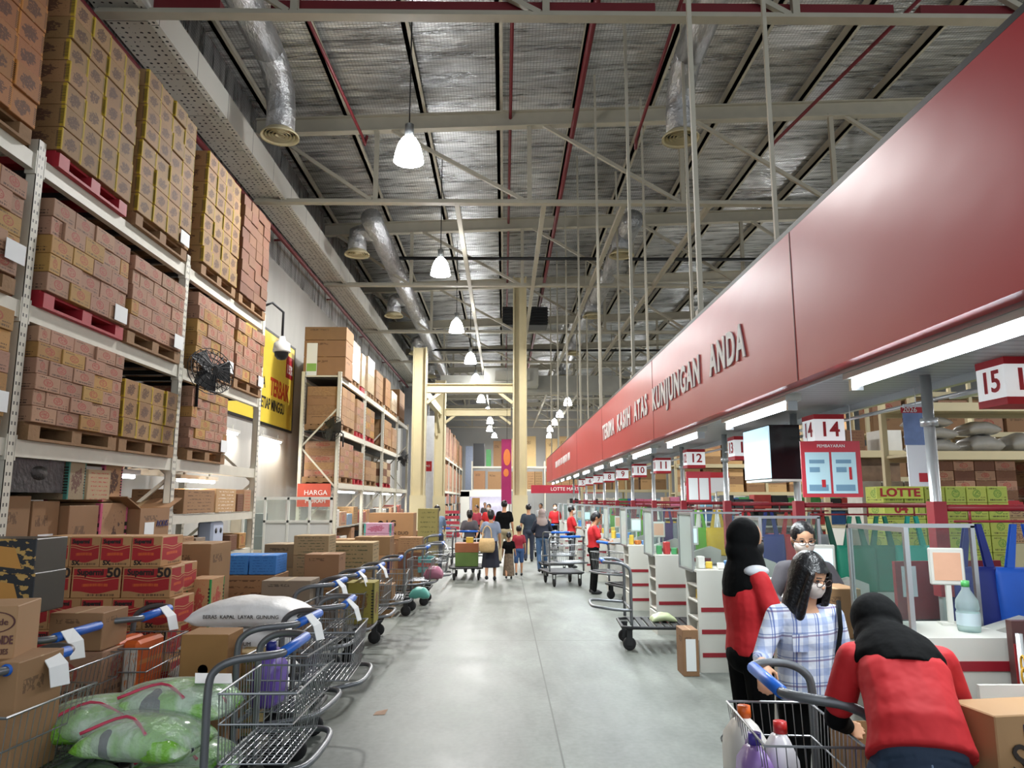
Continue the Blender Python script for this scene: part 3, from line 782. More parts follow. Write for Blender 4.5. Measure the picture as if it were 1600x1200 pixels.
# yellow poster on the left wall
POSTY = nmat('poster_yellow', '#ecd24c', .5, var=.06)
t = thing('price_poster', 'large yellow wall poster promising best prices every week', 'poster', (-5.18, 15.5, 3.4))
obj('board', MB().box(-.015, .015, -2.4, 2.4, 0, 2.0), POSTY, t)
obj('frame', MB().box(-.015, .025, -2.45, 2.45, 2.0, 2.05).box(-.015, .025, -2.45, 2.45, -.05, 0).box(-.015, .025, 2.4, 2.45, 0, 2).box(-.015, .025, -2.45, -2.4, 0, 2), DARKM, t)
text('HARGA', .33, INKB, t, (.02, -.15, .85), PI/2, xs=.8, bold=.006)
text('TERBAIK', .55, mat('ink_orange_red', '#c23a1c', .6), t, (.02, 1.35, .82), PI/2, xs=.66, bold=.014)
text('SETIAP MINGGU', .34, INKB, t, (.02, .85, .42), PI/2, xs=.72, bold=.008)
obj('badge', MB().box(0, .006, 1.75, 2.3, 1.22, 1.75), INKR, t, (.016, 0, 0))
text('15%', .3, WHITEINK, t, (.028, 2.02, 1.42), PI/2, bold=.006)

# ------------------------------------------------------------------ second rack
RY = [16.4, 19.4, 22.4, 25.4, 28.2]
for k, y in enumerate(RY): upright(XF, y, 4.6, 'white upright frame of the second rack, %s from the camera' % ORD[k], -4.5)
for lz, ln in ((2.12, 'lowest'), (3.3, 'middle'), (4.5, 'top')):
    for b in range(4):
        for xx, pre in ((XF, 'white beam'), (-4.5, 'rear white beam')):
            beam(xx, RY[b], RY[b+1], lz, '%s on the %s level of the second rack, %s bay' % (pre, ln, ORD[b]), .12)
    tag(obj('deck_support', MB().box(-4.46, -3.73, RY[0] + .05, RY[-1] - .05, lz - .05, lz - .02), DARKM), 'dark decking of the %s level of the second rack' % ln, 'rack deck', 'rack decks')
G2 = 'cartons on the second rack'
big = [ # y0,y1,z,dz,mat
 (16.45, 17.25, 4.5, .45, KRAFT, 'pale-labelled big carton at the near end of the second rack top, lower one'), (16.45, 17.25, 4.96, .38, KRAFT, 'big carton above the labelled one at the second rack top'),
 (16.45, 17.25, 5.35, .3, KRAFT, 'big carton topmost at the near end of the second rack'),
]
for y0, y1, z, dz, mt, lb in big: carton(-4.06, (y0+y1)/2, z, .95, y1-y0, dz, mt, lb, 'appliance_carton', G2)
t = obj('label_card', MB().box(-.12, .12, -.004, 0, 0, .75), PAPER, None, (-4.35, 16.44, 4.52)); tag(t, 'tall white label sheet on the end cartons of the second rack top', 'label')
obj('print', MB().box(-.11, .11, -.006, -.004, .1, .28), nmat('label_green', '#86b25a', .6), t)
def stack2(y0, y1, z, top, rows, cols, mt, desc, dx=.8, red=False, pal=True):
    if pal: pallet('pallet', -4.5, -3.66, y0, y1, z, REDWOOD if red else WOOD, 'pallet under the %s' % desc.replace('carton in the ', ''), 'pallets on the second rack'); z += .14
    h = (top - z) / rows; wd = (y1 - y0) / cols
    for r in range(rows):
        for c in range(cols):
            carton(-4.06, y0 + wd*(c+.5), z + h*r, dx, wd - .01, h - .002, mt if not isinstance(mt, list) else mt[(r+c) % len(mt)],
                   '%s, %s row up, %s from left' % (desc, ORD[r], ORD[c]), 'storage_carton', G2)
B1 = [KRAFT, KRAFTL]
for i, (y0, y1, top, r_, c_, mt, red) in enumerate(((17.5, 18.5, 5.6, 3, 2, WRAPPED, 0), (18.75, 19.2, 5.5, 2, 1, WRAPPED, 1), (19.6, 20.6, 5.6, 2, 1, WRAPPED, 0),
        (20.9, 22.1, 5.45, 4, 2, B1, 0), (22.6, 23.6, 5.5, 3, 2, B1, 0), (23.9, 25.1, 5.3, 3, 2, WRAPPED, 0), (25.7, 27.0, 5.6, 2, 1, B1, 0))):
    stack2(y0, y1, 4.5, top, r_, c_, mt, 'carton in the %s top-level stack of the second rack' % ORD[i], red=red)
for i, (y0, y1, top, r_, c_, mt, red) in enumerate(((16.6, 18.0, 4.3, 4, 3, B1, 0), (18.3, 19.2, 4.25, 4, 2, [PINKY, KRAFT], 1), (19.6, 20.8, 4.2, 4, 2, [KRAFT, YKRAFT], 1), (22.6, 24.0, 4.2, 3, 2, B1, 0), (24.2, 25.2, 4.1, 3, 2, B1, 0))):
    stack2(y0, y1, 3.3, top, r_, c_, mt, 'carton in the %s middle-level stack of the second rack' % ORD[i], red=red)
for i, (y0, y1, top, r_, c_, mt, red) in enumerate(((16.6, 18.0, 3.05, 5, 3, [PINKY, KRAFTL], 0), (18.2, 19.3, 2.95, 5, 2, [PINKY, KRAFT], 1), (19.7, 21.3, 2.8, 3, 2, B1, 0), (22.6, 24.0, 2.9, 3, 2, [WRAPPED, REDBR], 1))):
    stack2(y0, y1, 2.12, top, r_, c_, mt, 'carton in the %s lowest-level stack of the second rack' % ORD[i], red=red)
fan(-3.75, 16.1, 3.3, 'dark fan fixed to the near end of the second rack', R(-120), R(-10), (-.2, .1, -.1))
fan(-3.4, 25.3, 3.15, 'black fan fixed to the fourth upright of the second rack', R(-20), 0, (-.25, .05, -.1))
# red sign under the end of the second rack
t = thing('orange_red_sign', 'orange-red sign with white lettering under the second rack end', 'sign', (-4.08, 16.3, 1.6))
obj('board', MB().box(-.42, .3, -.02, .02, .0, .5), nmat('sign_orange', '#c4503c', .5, var=.15, scale=3), t)
text('HARGA', .15, WHITEINK, t, (-.02, -.025, .3), 0); text('MURAH', .13, WHITEINK, t, (-.02, -.025, .12), 0)
for k in range(4):
    tube_lamp(-3.8, 17.9 + 2.9*k, 1.93, 2.2, 'tube lamp under the lowest level of the second rack, %s from the camera' % ORD[k], 0, 18)

# lower stock of second rack: mixed goods
rnd = random.Random(5)
pal_ = [KRAFT, KRAFTL, PINKY, nmat('goods_white', '#c9c6bf', .5, var=.3, scale=8), nmat('goods_dark', '#3a3c40', .5, var=.4, scale=8), nmat('goods_blue', '#6b8296', .5, var=.2), nmat('goods_red', '#8f5048', .5, var=.2)]
k = 0
for zz, nz in ((0.0, 'floor'), (.62, 'lower shelf'), (1.15, 'upper shelf')):
    if zz:
        tag(obj('shelf_board', MB().box(-4.46, -3.73, RY[0] + .06, RY[-1] - .06, zz - .03, zz), MATS['shelf_grey']), 'grey %s board of the second rack' % nz, 'shelf')
    y = 16.7; q = 0
    while y < 27.8 and q < 18:
        dy = rnd.uniform(.4, .8); dz = rnd.uniform(.25, .46)
        carton(-4.05, y + dy/2, zz, .6, dy - .04, dz, rnd.choice(pal_), 'mixed goods carton on the %s of the second rack, %s from the camera' % (nz, ORD[q]), 'goods_carton', 'goods low on the second rack')
        y += dy + (.1 if rnd.random() < .7 else .5); q += 1

# glazed office partition between the racks
t = thing('glazed_partition', 'white glazed partition with door between the two racks', 'partition', (-3.8, 13.0, 0))
fr = MB()
for x in (-.95, -.72, -.35, .05, .42, .79): fr.box(x, x + .035, -.03, .03, 0, 1.79)
fr.box(-.95, .825, -.03, .03, 1.75, 1.8).box(-.35, .825, -.03, .03, 1.36, 1.4)
obj('frame', fr, WHITE, t)
obj('lower_panel', MB().box(-.33, .8, -.015, .015, .02, 1.36), nmat('panel_white', '#d5d6d2', .5, var=.03), t)
for x in (-.31, .09, .46): obj('pane', MB().box(x, x + .33, -.004, .004, 1.4, 1.75), CLEAR, t)
t2 = obj('door', MB().box(-.91, -.73, -.02, .02, 0, 1.74).box(-.68, -.36, -.02, .02, 0, .9), nmat('door_cream', '#cfc4ae', .5), t)
obj('door_pane', MB().box(-.68, -.36, -.004, .004, .9, 1.74), CLEAR, t2)
cab = MB().box(-4.9, -4.0, 13.6, 14.2, 0, 1.1).box(-4.8, -4.4, 13.7, 14.0, 1.1, 1.5)
tag(obj('office_cabinet', cab, nmat('cab_grey', '#6d7070', .6)), 'grey cabinet standing behind the glazed partition', 'cabinet')

# ------------------------------------------------------------------ third rack, back racks
TYR = [46, 50, 54, 58, 62, 66]
for k, y in enumerate(TYR): upright(XF, y, 4.6, 'white upright frame of the far left rack, %s from the camera' % ORD[k], -4.6)
for lz, ln in ((2.3, 'lower'), (4.42, 'upper')):
    for b in range(5): beam(XF, TYR[b], TYR[b+1], lz, 'white beam on the %s level of the far left rack, %s bay' % (ln, ORD[b]))
q = 0
for lz, ln, tp in ((2.3, 'lower', 1.8), (4.42, 'upper', 2.2)):
    for k in range(15):
        y = 46.35 + (k//3)*4 + (k%3)*1.15
        carton(-4.1, y + .5, lz, .8, 1.0, tp - random.uniform(0, .35), random.choice([KRAFT, KRAFTL, PINKY]), 'tall carton on the %s level of the far left rack, %s from the camera' % (ln, ORD[k]), 'tall_carton', 'tall cartons on the far left rack')
rnd = random.Random(8)
for lz, ln in ((0, 'floor'), (.8, 'low shelf'), (1.5, 'high shelf')):
    if lz: tag(obj('shelf_board', MB().box(-4.4, -3.75, 46.1, 65.9, lz - .03, lz), MATS['shelf_grey']), 'grey %s board of the far left rack' % ln, 'shelf')
    for k in range(15):
        carton(-4.0, 46.85 + (k//3)*4 + (k%3)*1.15, lz, .7, 1.0, rnd.uniform(.4, .65), rnd.choice(pal_), 'goods pack on the %s of the far left rack, %s from the camera' % (ln, ORD[k]), 'goods_pack', 'goods low on the far left rack')
def backrack(x0, x1, y, lb):
    t = thing('pallet_rack', lb, 'rack', ((x0+x1)/2, y, 0)); hw = (x1-x0)/2
    n_ = max(1, round((x1-x0) / 2.7))
    for k in range(n_ + 1):
        xx = -hw + k * 2*hw/n_
        obj('post', MB().box(xx - .05, xx + .05, -.05, .05, 0, 4.9), RACK, t); obj('post', MB().box(xx - .04, xx + .04, .9, 1.0, 0, 4.9), RACK, t)
    for z in (2.6, 4.47): obj('beam', MB().box(-hw, hw, -.04, .04, z - .14, z), RACK, t); obj('beam', MB().box(-hw, hw, .9, 1.0, z - .14, z), RACK, t)
    return t
backrack(-2.6, .0, 61, 'white pallet rack at the far end left of the centre column')
backrack(.6, 6.2, 61, 'white pallet rack at the far end right of the centre column')
GB = 'cartons on the far end racks'
for x, z, dx, dz, mt, lb in ((-2.0, 2.6, .95, 1.5, KRAFT, 'big carton left on the middle level of the far left end rack'), (-.75, 2.6, 1.1, 1.45, KRAFT, 'big carton right on the middle level of the far left end rack'),
     (-2.05, 4.47, .9, 1.9, nmat('dark_goods', '#24262a', .5), 'tall dark appliance on top of the far left end rack'), (-1.25, 4.47, .4, 1.4, nmat('green_goods', '#3f8a4a', .5), 'green-wrapped goods on top of the far end rack'),
     (-.45, 4.47, .8, 2.1, KRAFT, 'tall kraft carton on top of the far left end rack')):
    carton(x, 61.5, z, dx, .8, dz, mt, lb, 'far_carton', GB)
for k in range(5):
    carton((1.15, 2.2, 4.0, 5.05, 5.75)[k], 61.5, 4.47, (.95 if k < 4 else .4), .8, 2.3 + (.2 if k % 2 else 0), carton_mat('carton_pale', '#c7a878', 'plain', '#6a4a30'), 'tall pale carton on top of the far right end rack, %s from left' % ORD[k], 'far_carton', GB)
for k in range(8):
    carton(((.95, 1.6, 2.25, 2.9, 3.8, 4.45, 5.1, 5.75)[k]), 61.5, 2.6, .62, .8, 1.45, KRAFTL, 'narrow carton on the middle level of the far right end rack, %s from left' % ORD[k], 'far_carton', GB)
t = thing('service_kiosk', 'white lit kiosk with doorway at the far end of the aisle', 'kiosk', (-1.2, 59, 0))
obj('wall', MB().box(-2.2, -1.5, -.1, .1, 0, 2.4).box(1.2, 1.6, -.1, .1, 0, 2.4).box(-2.2, 1.6, -.1, .1, 2.0, 2.5), WHITE, t)
obj('inner_wall', MB().box(-1.5, 1.2, .7, .8, 0, 2.0), nmat('kiosk_lilac', '#c9c7d8', .5, emit='#c9c7e8', es=.25), t)
obj('door', MB().box(-1.3, -.7, .5, .6, 0, 1.9), nmat('kiosk_door', '#b38a52', .6), t)
t = thing('red_fascia_sign', 'red sign band over the far checkouts beyond the fascia end', 'sign', (3.6, 46, 2.15))
obj('post', MB().box(-1.8, -1.74, 0, .05, -2.15, 0).box(2.44, 2.5, 0, .05, -2.15, 0), ALU, t)
obj('board', MB().box(-1.9, 2.6, -.05, .05, 0, .5), nmat('far_red', '#a81c34', .5), t)
text('LOTTE MART', .3, WHITEINK, t, (.2, -.06, .25), 0)
t = thing('magenta_banner', 'tall magenta banner hanging left of the centre column', 'banner', (.12, 26.45, 1.6))
obj('cloth', MB().box(-.2, .16, -.01, .01, .0, 2.3), nmat('magenta', '#9c1c5e', .6, var=.2, scale=2), t)
obj('print', MB().ell((0, -.012, 1.65), .13, .006, .3).ell((-.03, -.012, 1.1), .1, .006, .14), nmat('print_orange', '#d97a3c', .6), t)
obj('cord', MB().tube([(0, 0, 2.3), (0, 0, 6.26)], .008, 5), DARKM, t)
t = thing('red_wall_sign', 'small red sign on the wall behind the left columns', 'sign', (-3.45, 33, 3.0))
obj('board', MB().box(-.35, .25, -.04, .04, 0, .45).box(-.35, -.3, -.04, .04, -1.6, 0), INKR, t)
text('PROMO', .13, WHITEINK, t, (-.05, -.045, .23), 0)
tag(obj('wall_pilaster', MB().box(-3.9, -3.2, 34, 34.3, 0, 5.6), nmat('pilaster', '#c9ccd2', .6)), 'pale pilaster wall panel behind the second left column', 'panel')
tag(obj('wall_pilaster', MB().box(-5.2, -3.9, 38, 38.3, 0, 7.6), nmat('pilaster_grey', '#8f9196', .6)), 'grey wall panel farther behind the left columns', 'panel')
tag(obj('wall_pilaster', MB().box(-3.4, -2.75, 66, 66.3, 0, 6.5), nmat('pilaster_blue', '#8593ab', .6)), 'bluish wall panel at the far left corner', 'panel')

# ================================================================== TROLLEYS AND GOODS
_cr = cam.rotation_euler.to_matrix()
def W(px, py, Y):
    """world x, z of a photograph point lying at distance Y down the hall"""
    d = _cr @ Vector(((px - 800) / 1150, (600 - py) / 1150, -1)); k = Y / d.y
    return d.x * k, 1.75 + d.z * k
def smooth(pts, n=4):
    P = [Vector(p) for p in pts]; out = []
    for i in range(len(P) - 1):
        a, b, c, d = P[max(i-1, 0)], P[i], P[i+1], P[min(i+2, len(P)-1)]
        for k in range(n):
            t = k / n
            out.append(.5 * ((2*b) + (c - a)*t + (2*a - 5*b + 4*c - d)*t*t + (3*b - a - 3*c + d)*t**3))
    out.append(P[-1]); return out
def make_trolley():
    t = thing('platform_trolley', '', 'trolley', (0, 0, 0), 0, 'warehouse platform trolleys')
    U = [(0, -.36, .3), (0, -.36, .6), (0, -.36, .88), (-.03, -.355, .96), (-.11, -.35, 1.0), (-.22, -.31, 1.01), (-.3, -.22, 1.01), (-.3, 0, 1.01)]
    U = U + [(x, -y, z) for x, y, z in reversed(U[:-1])]
    obj('handle_frame', MB().tube(smooth(U), .019, 10), GREYM, t)
    obj('handle_grip', MB().tube([(-.3, -.21, 1.01), (-.3, .21, 1.01)], .026, 12), BLUEP, t)
    bp = [(.0, -.38, .47), (-.2, -.38, .48), (-.38, -.33, .5), (-.45, -.2, .5), (-.45, .2, .5), (-.38, .33, .5), (-.2, .38, .48), (0, .38, .47)]
    obj('bumper', MB().tube(smooth(bp), .017, 8).tube([(0, -.36, .47), (0, .36, .47)], .014, 8), GREYM, t)
    b = MB()
    def ring(x0, x1, yy, z, r=.0045): b.tube([(x0, -yy, z), (x1, -yy, z), (x1, yy, z), (x0, yy, z)], r, 4, closed=True)
    ring(-.4, -.03, .31, .84, .006); ring(-.385, -.035, .3, .7); ring(-.36, -.04, .285, .52)
    k = -.28
    while k < .29:
        b.tube([(-.4, k*1.08, .84), (-.36, k, .52), (-.04, k, .52), (-.03, k*1.08, .84)], .0025, 3, False); k += .04
    k = -.36
    while k < -.03:
        for s in (-1, 1): b.tube([(k, s*.31, .84), (k*.94, s*.285, .52)], .0025, 3, False)
        b.tube([(k*.94, -.285, .52), (k*.94, .285, .52)], .0025, 3, False); k += .036
    obj('basket', b, WIRE, t)
    d = MB().tube([(0, -.36, .27), (.86, -.36, .27), (.9, -.3, .27), (.9, .3, .27), (.86, .36, .27), (0, .36, .27), (-.1, .3, .27), (-.1, -.3, .27)], .019, 8, closed=True)
    for q in range(9): d.box(.02 + q*.095, .085 + q*.095, -.35, .35, .262, .285)
    obj('platform', d, DARKM, t)
    for x, sy in ((-.02, -.27), (-.02, .27), (.76, -.27), (.76, .27)):
        c = obj('caster', MB().box(-.04, .04, -.04, .04, .235, .25).box(-.03, .035, -.032, -.027, .06, .24).box(-.03, .035, .027, .032, .06, .24), DARKM, t, (x, sy, 0))
        obj('wheel', MB().lathe([(.02, -.02), (.062, -.022), (.076, -.015), (.078, 0), (.076, .015), (.062, .022), (.02, .02)], 18, (0, 0, .078), 'y', True), RUBBER, c)
    return t
T0 = make_trolley(); _tu = [False]
def trolley(gx, gy, rot, lb, tagp=None, plain=False):
    """gx, gy: where the middle of its grip stands"""
    x = gx + .3*math.cos(rot); y = gy + .3*math.sin(rot)
    if not _tu[0]: t = T0; _tu[0] = True; t.location = (x, y, 0); t.rotation_euler = (0, 0, rot); t['label'] = lb
    else: t = dup(T0, None, (x, y, 0), rot, lb)
    if tagp is not None:
        s = obj('paper_tag', MB().add([(-.31,tagp-.06,1.04),(-.31,tagp+.05,1.04),(-.37,tagp+.07,.98),(-.38,tagp-.05,.98),(-.4,tagp+.09,.9),(-.41,tagp-.03,.89),
            (-.307,tagp-.06,1.037),(-.307,tagp+.05,1.037),(-.367,tagp+.07,.977),(-.377,tagp-.05,.977),(-.397,tagp+.09,.897),(-.407,tagp-.03,.887)],
            [(0,1,2,3),(3,2,4,5),(7,6,9,8),(8,9,11,10),(0,6,7,1),(4,10,11,5),(1,7,8,2),(2,8,10,4),(0,3,9,6),(3,5,11,9)]), PAPER, t)
    return t
LT = [(-1.08, 4.0, 180, 'blue-gripped trolley nearest on the left, loaded with green bags', None), (-1.23, 4.85, 176, 'blue-gripped trolley second in the left row, carrying kraft cartons', .05),
      (-1.14, 5.62, 182, 'blue-gripped trolley in the left row carrying white sacks', .1), (-1.5, 6.95, 178, 'trolley in the left row with papers on its pale blue grip', .12),
      (-1.47, 7.75, 181, 'trolley in the left row holding the olive box', .1), (-1.4, 8.6, 180, 'trolley with white tag behind the olive box', .12),
      (-1.33, 9.75, 184, 'trolley in the left row with teal goods hanging below', None), (-1.2, 11.9, 178, 'trolley in front of the maker-marked kraft carton', None),
      (-1.05, 13.0, 180, 'trolley at the far end of the left row with pink and teal goods', .1), (-1.35, 15.9, 180, 'trolley behind the left row end beside the big brown carton', None),
      (-2.17, 3.62, 176, 'second-row trolley at the left picture edge with white tag, below the cookie carton', -.05), (-2.42, 4.38, 178, 'second-row trolley with crumpled tissue tied to its blue grip', .12),
      (-2.3, 5.08, 182, 'second-row trolley holding orange and white packs', -.08), 
      (-1.6, 19.6, 95, 'trolley pushed by the person in blue at the far left', None)]
for gx, gy, rt, lb, tg in LT: trolley(gx, gy, R(rt), lb, tg)
trolley(1.1, 3.22, R(-4), 'blue-gripped trolley under the hand of the woman in plaid')
tp = trolley(1.22, 9.3, R(-3), 'large low platform trolley jutting from the white till cabinets')
for ch in list(tp.children):
    if ch.name.startswith('basket'): bpy.data.objects.remove(ch)
for k, (x, y, r_) in enumerate(((1.35, 15.2, 100), (1.3, 17.2, 95), (1.3, 22.3, 92), (1.75, 13.2, 20))):
    trolley(x, y, R(r_), ['empty trolley first in the line before the tills', 'empty trolley second in the line before the tills', 'empty trolley farthest in the line before the tills', 'trolley at the red-shirted cashier with goods in its basket'][k])
trolley(-.82, 17.75, R(-90), 'trolley loaded with green and brown cartons pushed by the woman in grey')

GC = 'cartons loaded on the trolleys'
def gbox(px0, px1, pt, pb, Y, dy, mt, lb, name='carton', rot=0, z0=None, cat='carton', grp=GC):
    x0, zt = W(px0, pt, Y); x1, _ = W(px1, pt, Y); _, zb = W(px0, pb, Y)
    if z0 is not None: zb = z0
    return carton((x0+x1)/2, Y + dy/2, zb, x1-x0, dy, zt-zb, mt, lb, name, grp, rot, cat)

# noodle cartons -----------------------------------------------------------
NOOD = mat('noodle_carton', '#b58a5c', .6); n = NT(NOOD); x, y, z = n.xyz('Generated')
nn = n.nt.nodes.new('ShaderNodeSeparateXYZ'); n.nt.links.new(n.tc('Normal'), nn.inputs[0]); nx, nz = S(n.nt, nn.outputs[0]).abs(), S(n.nt, nn.outputs[2]).abs()
isx = nx.gt(.5); u = y * isx + x * (isx * -1.0 + 1.0); side = nz.lt(.5)
wave = ((u * 7.0) + 1.0).sin() * .05
redm = z.gt(wave + .17 + u * .05) * (((u.gt(.72)) * (z.gt(.72))) * -1.0 + 1.0) * (u - .5).abs().lt(.465) * z.lt(.95)
l1 = ((z - (wave * .8 + .68)).abs()).lt(.011); l2 = ((z - (wave * .9 + .60)).abs()).lt(.008)
org = ((z - .42 + wave * .2).abs()).lt(.045) * (u.gt(.22)) * (u.lt(.75)) * n.noise(n.vec(u, 0.0, 0.0), 45, 1).gt(.42)
txt2 = ((z - .10).abs()).lt(.035) * (u.gt(.3)) * (u.lt(.9)) * n.noise(n.vec(u, 0.0, 0.0), 50, 1).gt(.5)
c = n.mix(redm * side, '#b58a5c', '#a8242a'); c = n.mix(l1.max(l2) * redm * side, c, '#c9a06c'); c = n.mix(org * side, c, '#c9582a'); c = n.mix(txt2 * side, c, '#3a2620')
n.color(n.hsv(c, v=(n.rnd() - .5) * .16 + 1.0))
_np = {}
def noodle(x, y, z, wide, lb):
    dx, dy = (.36, .235) if wide else (.225, .36)
    t = carton(x, y, z, dx, dy, .222, NOOD, lb, 'noodle_carton', 'red noodle cartons'); key = wide
    o = obj('lettering', text_mesh('Supermi', .062 if wide else .04, INKB, .95, .002, .001), None, t, (-.045 if wide else -.03, -dy/2 - .002, .185))
    if wide: obj('lettering', text_mesh('50', .095, INKB, 1.1, .003, .001), None, t, (.125, -dy/2 - .002, .18))
    else: obj('lettering', text_mesh('5X', .045, INKB, 1.0, .002, .001), None, t, (-.06, -dy/2 - .002, .03))
pallet('pallet', -3.58, -2.5, 5.62, 6.7, 0, WOOD, 'wooden pallet under the red noodle cartons', 'pallets on the floor')
z = .14
for r in range(6):
    wide = r in (0, 2, 4)
    rn = 'topmost row' if r == 5 else ORD[5 - r] + ' row down'
    if wide:
        for k in range(3): noodle(-3.38 + k*.37, 5.75, z, True, 'red noodle carton in the %s, %s wide one from left' % (rn, ORD[k]))
        for k in range(1): noodle(-2.63, 6.06, z, False, 'red noodle carton in the %s, behind the right end' % rn)
    else:
        n5 = 4 if r == 5 else 5; sx = -3.34 if r == 5 else -3.45
        for k in range(n5): noodle(sx + k*.2285, 5.81, z, False, 'red noodle carton in the %s, %s narrow one from left' % (rn, ORD[k]))
    z += .2235
# black biscuit cartons
BISC = mat('biscuit_carton', '#26282c', .35); n = NT(BISC); x, y, z = n.xyz('Generated')
q = n.vec(x * 1.0, z * 1.0, n.rnd()); sp = n.noise(q, 7, 3)
du = (x - .62 + (z - .5) * .2).abs(); dz = (z - .5 + (x - .6) * .25).abs()
c = n.mix(sp.gt(.56) * x.gt(.35), '#26282c', '#b89452'); c = n.mix(du.lt(.15) * dz.lt(.28), c, '#c08a42'); c = n.mix(x.lt(.3) * (z - .7).abs().lt(.13), c, '#a3262c')
c = n.mix(x.lt(.3) * (z - .35).abs().lt(.12) * n.noise(n.vec(0.0, 0.0, z), 40, 1).gt(.5), c, '#cfd3cf'); fr = n.nt.nodes.new('ShaderNodeSeparateXYZ'); n.nt.links.new(n.tc('Normal'), fr.inputs[0]); c = n.mix(S(n.nt, fr.outputs[1]).abs().gt(.5), '#3a352c', c)
n.color(c)
gbox(-60, 55, 896, 948, 4.25, .3, BISC, 'black carton with biscuit picture, lower of two at the left edge', 'biscuit_carton', z0=1.12)
gbox(-60, 58, 842, 896, 4.25, .3, BISC, 'black carton with biscuit picture, upper of two at the left edge', 'biscuit_carton', z0=1.335)
bpy.data.objects['biscuit_carton.001'].location.z = 1.335
carton(-3.05, 4.45, .31, .45, .34, .4, KRAFT, 'kraft carton low under the black biscuit cartons', 'carton', GC)
carton(-3.05, 4.45, .715, .45, .34, .4, KRAFTL, 'kraft carton right under the black biscuit cartons', 'carton', GC)
pallet('pallet', -3.35, -2.8, 4.2, 4.7, 0, WOOD, 'small wooden pallet at the left picture edge', 'pallets on the floor')
carton(-3.05, 4.45, .145, .5, .4, .16, KRAFT, 'flat kraft carton on the small pallet', 'carton', GC)
# cookie carton and the one below it
t = gbox(-90, 30, 1036, 1190, 3.42, .34, KRAFT, 'tall kraft carton standing in the trolley basket at the left edge', 'carton', 0, .53)
t = carton(-2.5, 3.6, 1.0, .5, .3, .27, nmat('cookie_kraft', '#ab8660', .7, var=.05), 'kraft cookie carton with brown lettering at the left picture edge', 'cookie_carton', GC, R(14))
INKBR = mat('ink_brown', '#5f3a3a', .7)
text('DANISH MONDE', .052, INKBR, t, (.12, -.153, .12), 0, xs=.62, bold=.001)
text('BUTTER COOKIES', .034, INKBR, t, (.13, -.153, .07), 0, xs=.7)
obj('emblem', MB().lathe([(.085, 0), (.085, .002), (.078, .002), (.078, 0)], 24, (0, 0, 0), 'y'), INKBR, t, (.16, -.153, .2), scale=(1, 1, .55))
text('Monde', .04, INKBR, t, (.16, -.153, .2), 0)
# mid-left
gbox(78, 162, 958, 1002, 4.6, .3, KRAFT, 'kraft carton with small dark print in front of the noodle cartons', 'carton', z0=.86)
carton(-2.62, 4.76, .29, .5, .4, .28, KRAFTL, 'kraft carton low on the second-row trolley', 'carton', GC)
carton(-2.62, 4.78, .575, .48, .36, .28, PINKY, 'pinkish carton under the small-print carton', 'carton', GC)
OW = mat('tissue_pack', '#d6d2c8', .4); n = NT(OW); x, y, z = n.xyz('Generated')
c = n.mix(z.gt(.86).max((x - .97).abs().lt(.05)), '#d9d6ce', '#d9642a'); c = n.mix((n.noise(n.vec(x * 3.0, z * .6, 0.0), 9, 2)).gt(.58) * z.lt(.8), c, '#d98a4a'); n.color(c)
for k in range(2):
    o = carton(-2.43 + k*.125, 4.95, .53, .11, .3, .35, OW, ['white and orange pack in the trolley basket, left one', 'white and orange pack in the trolley basket, right one'][k], 'tissue_pack', 'orange and white packs', R(-6), 'pack', .02)
def kraft_on(x, y, z, dx, dy, dz, lb, mt=KRAFT, rot=0, nm='carton'): return carton(x, y, z, dx, dy, dz, mt, lb, nm, GC, rot)
kraft_on(-1.78, 4.72, .29, .3, .28, .26, 'kraft carton low on the second left trolley, under the tall one')
t = kraft_on(-1.78, 4.72, .555, .28, .26, .4, 'tall kraft carton with small dark hole on the second left trolley', nmat('kraft_tall', '#9a7040', .7, var=.1))
obj('hand_hole', MB().lathe([(.03, 0), (.03, .002), (0, .002)], 12, (0, -.132, .2), 'y'), DARKM, t)
kraft_on(-2.12, 4.86, .29, .34, .3, .2, 'low open kraft carton beside the tall one on the second left trolley', MATS['kraft_tall'])
kraft_on(-2.11, 4.86, .495, .36, .3, .1, 'flattened kraft carton on the low open one', MATS['kraft_tall'], R(10))
kraft_on(-1.63, 5.0, .29, .14, .2, .5, 'narrow carton with green print behind the tall kraft carton', carton_mat('carton_green_print', '#a58a5c', 'lines', '#3f7a34'))
# white sacks
SACK = nmat('woven_sack', '#f0f0ee', .5, var=.06, scale=6, bump=.5, bscale=9)
def sack(x, y, z, L, Wd, H, lb, rot=0, words=None, mt=SACK, nm='sack', grp='white sacks on the trolley'):
    rings = []; N = 22
    for i in range(N + 1):
        u = -1 + 2*i/N; e = (1 - abs(u)**3.2) ** .5 if abs(u) < 1 else 0
        hh = H/2 * (.06 + .94*e); ww = Wd/2 * (.9 + .1*(1 - u*u)) ; ring = []
        for k in range(16):
            a = 2*PI*k/16; ca, sa = math.cos(a), math.sin(a)
            ring.append((u*L/2*(1 + .02*math.sin(3*a)), ww*math.copysign(abs(ca)**.7, ca), H/2 + hh*math.copysign(abs(sa)**.8, sa)*(1 + .06*math.sin(9*u + k)) - (.04*u*u)*1.0))
        rings.append(ring)
    o = obj(nm, MB().loft(rings), mt, None, (x, y, z), (0, 0, rot)); tag(o, lb, 'bag', grp)
    if words: obj('lettering', text_mesh(words, .035, INKB, 1.0, 0, .001), None, o, (0, -Wd*.5 - .004, H*.45))
    return o
sack(-1.86, 5.55, .29, .78, .48, .22, 'white sack lowest in the sack pile', R(4))
sack(-1.9, 5.5, .5, .76, .48, .2, 'grey-white sack second from the bottom of the sack pile', R(-8))
sack(-1.85, 5.5, .69, .76, .48, .19, 'crumpled white sack under the topmost one', R(3), 'RICE PREMIUM')
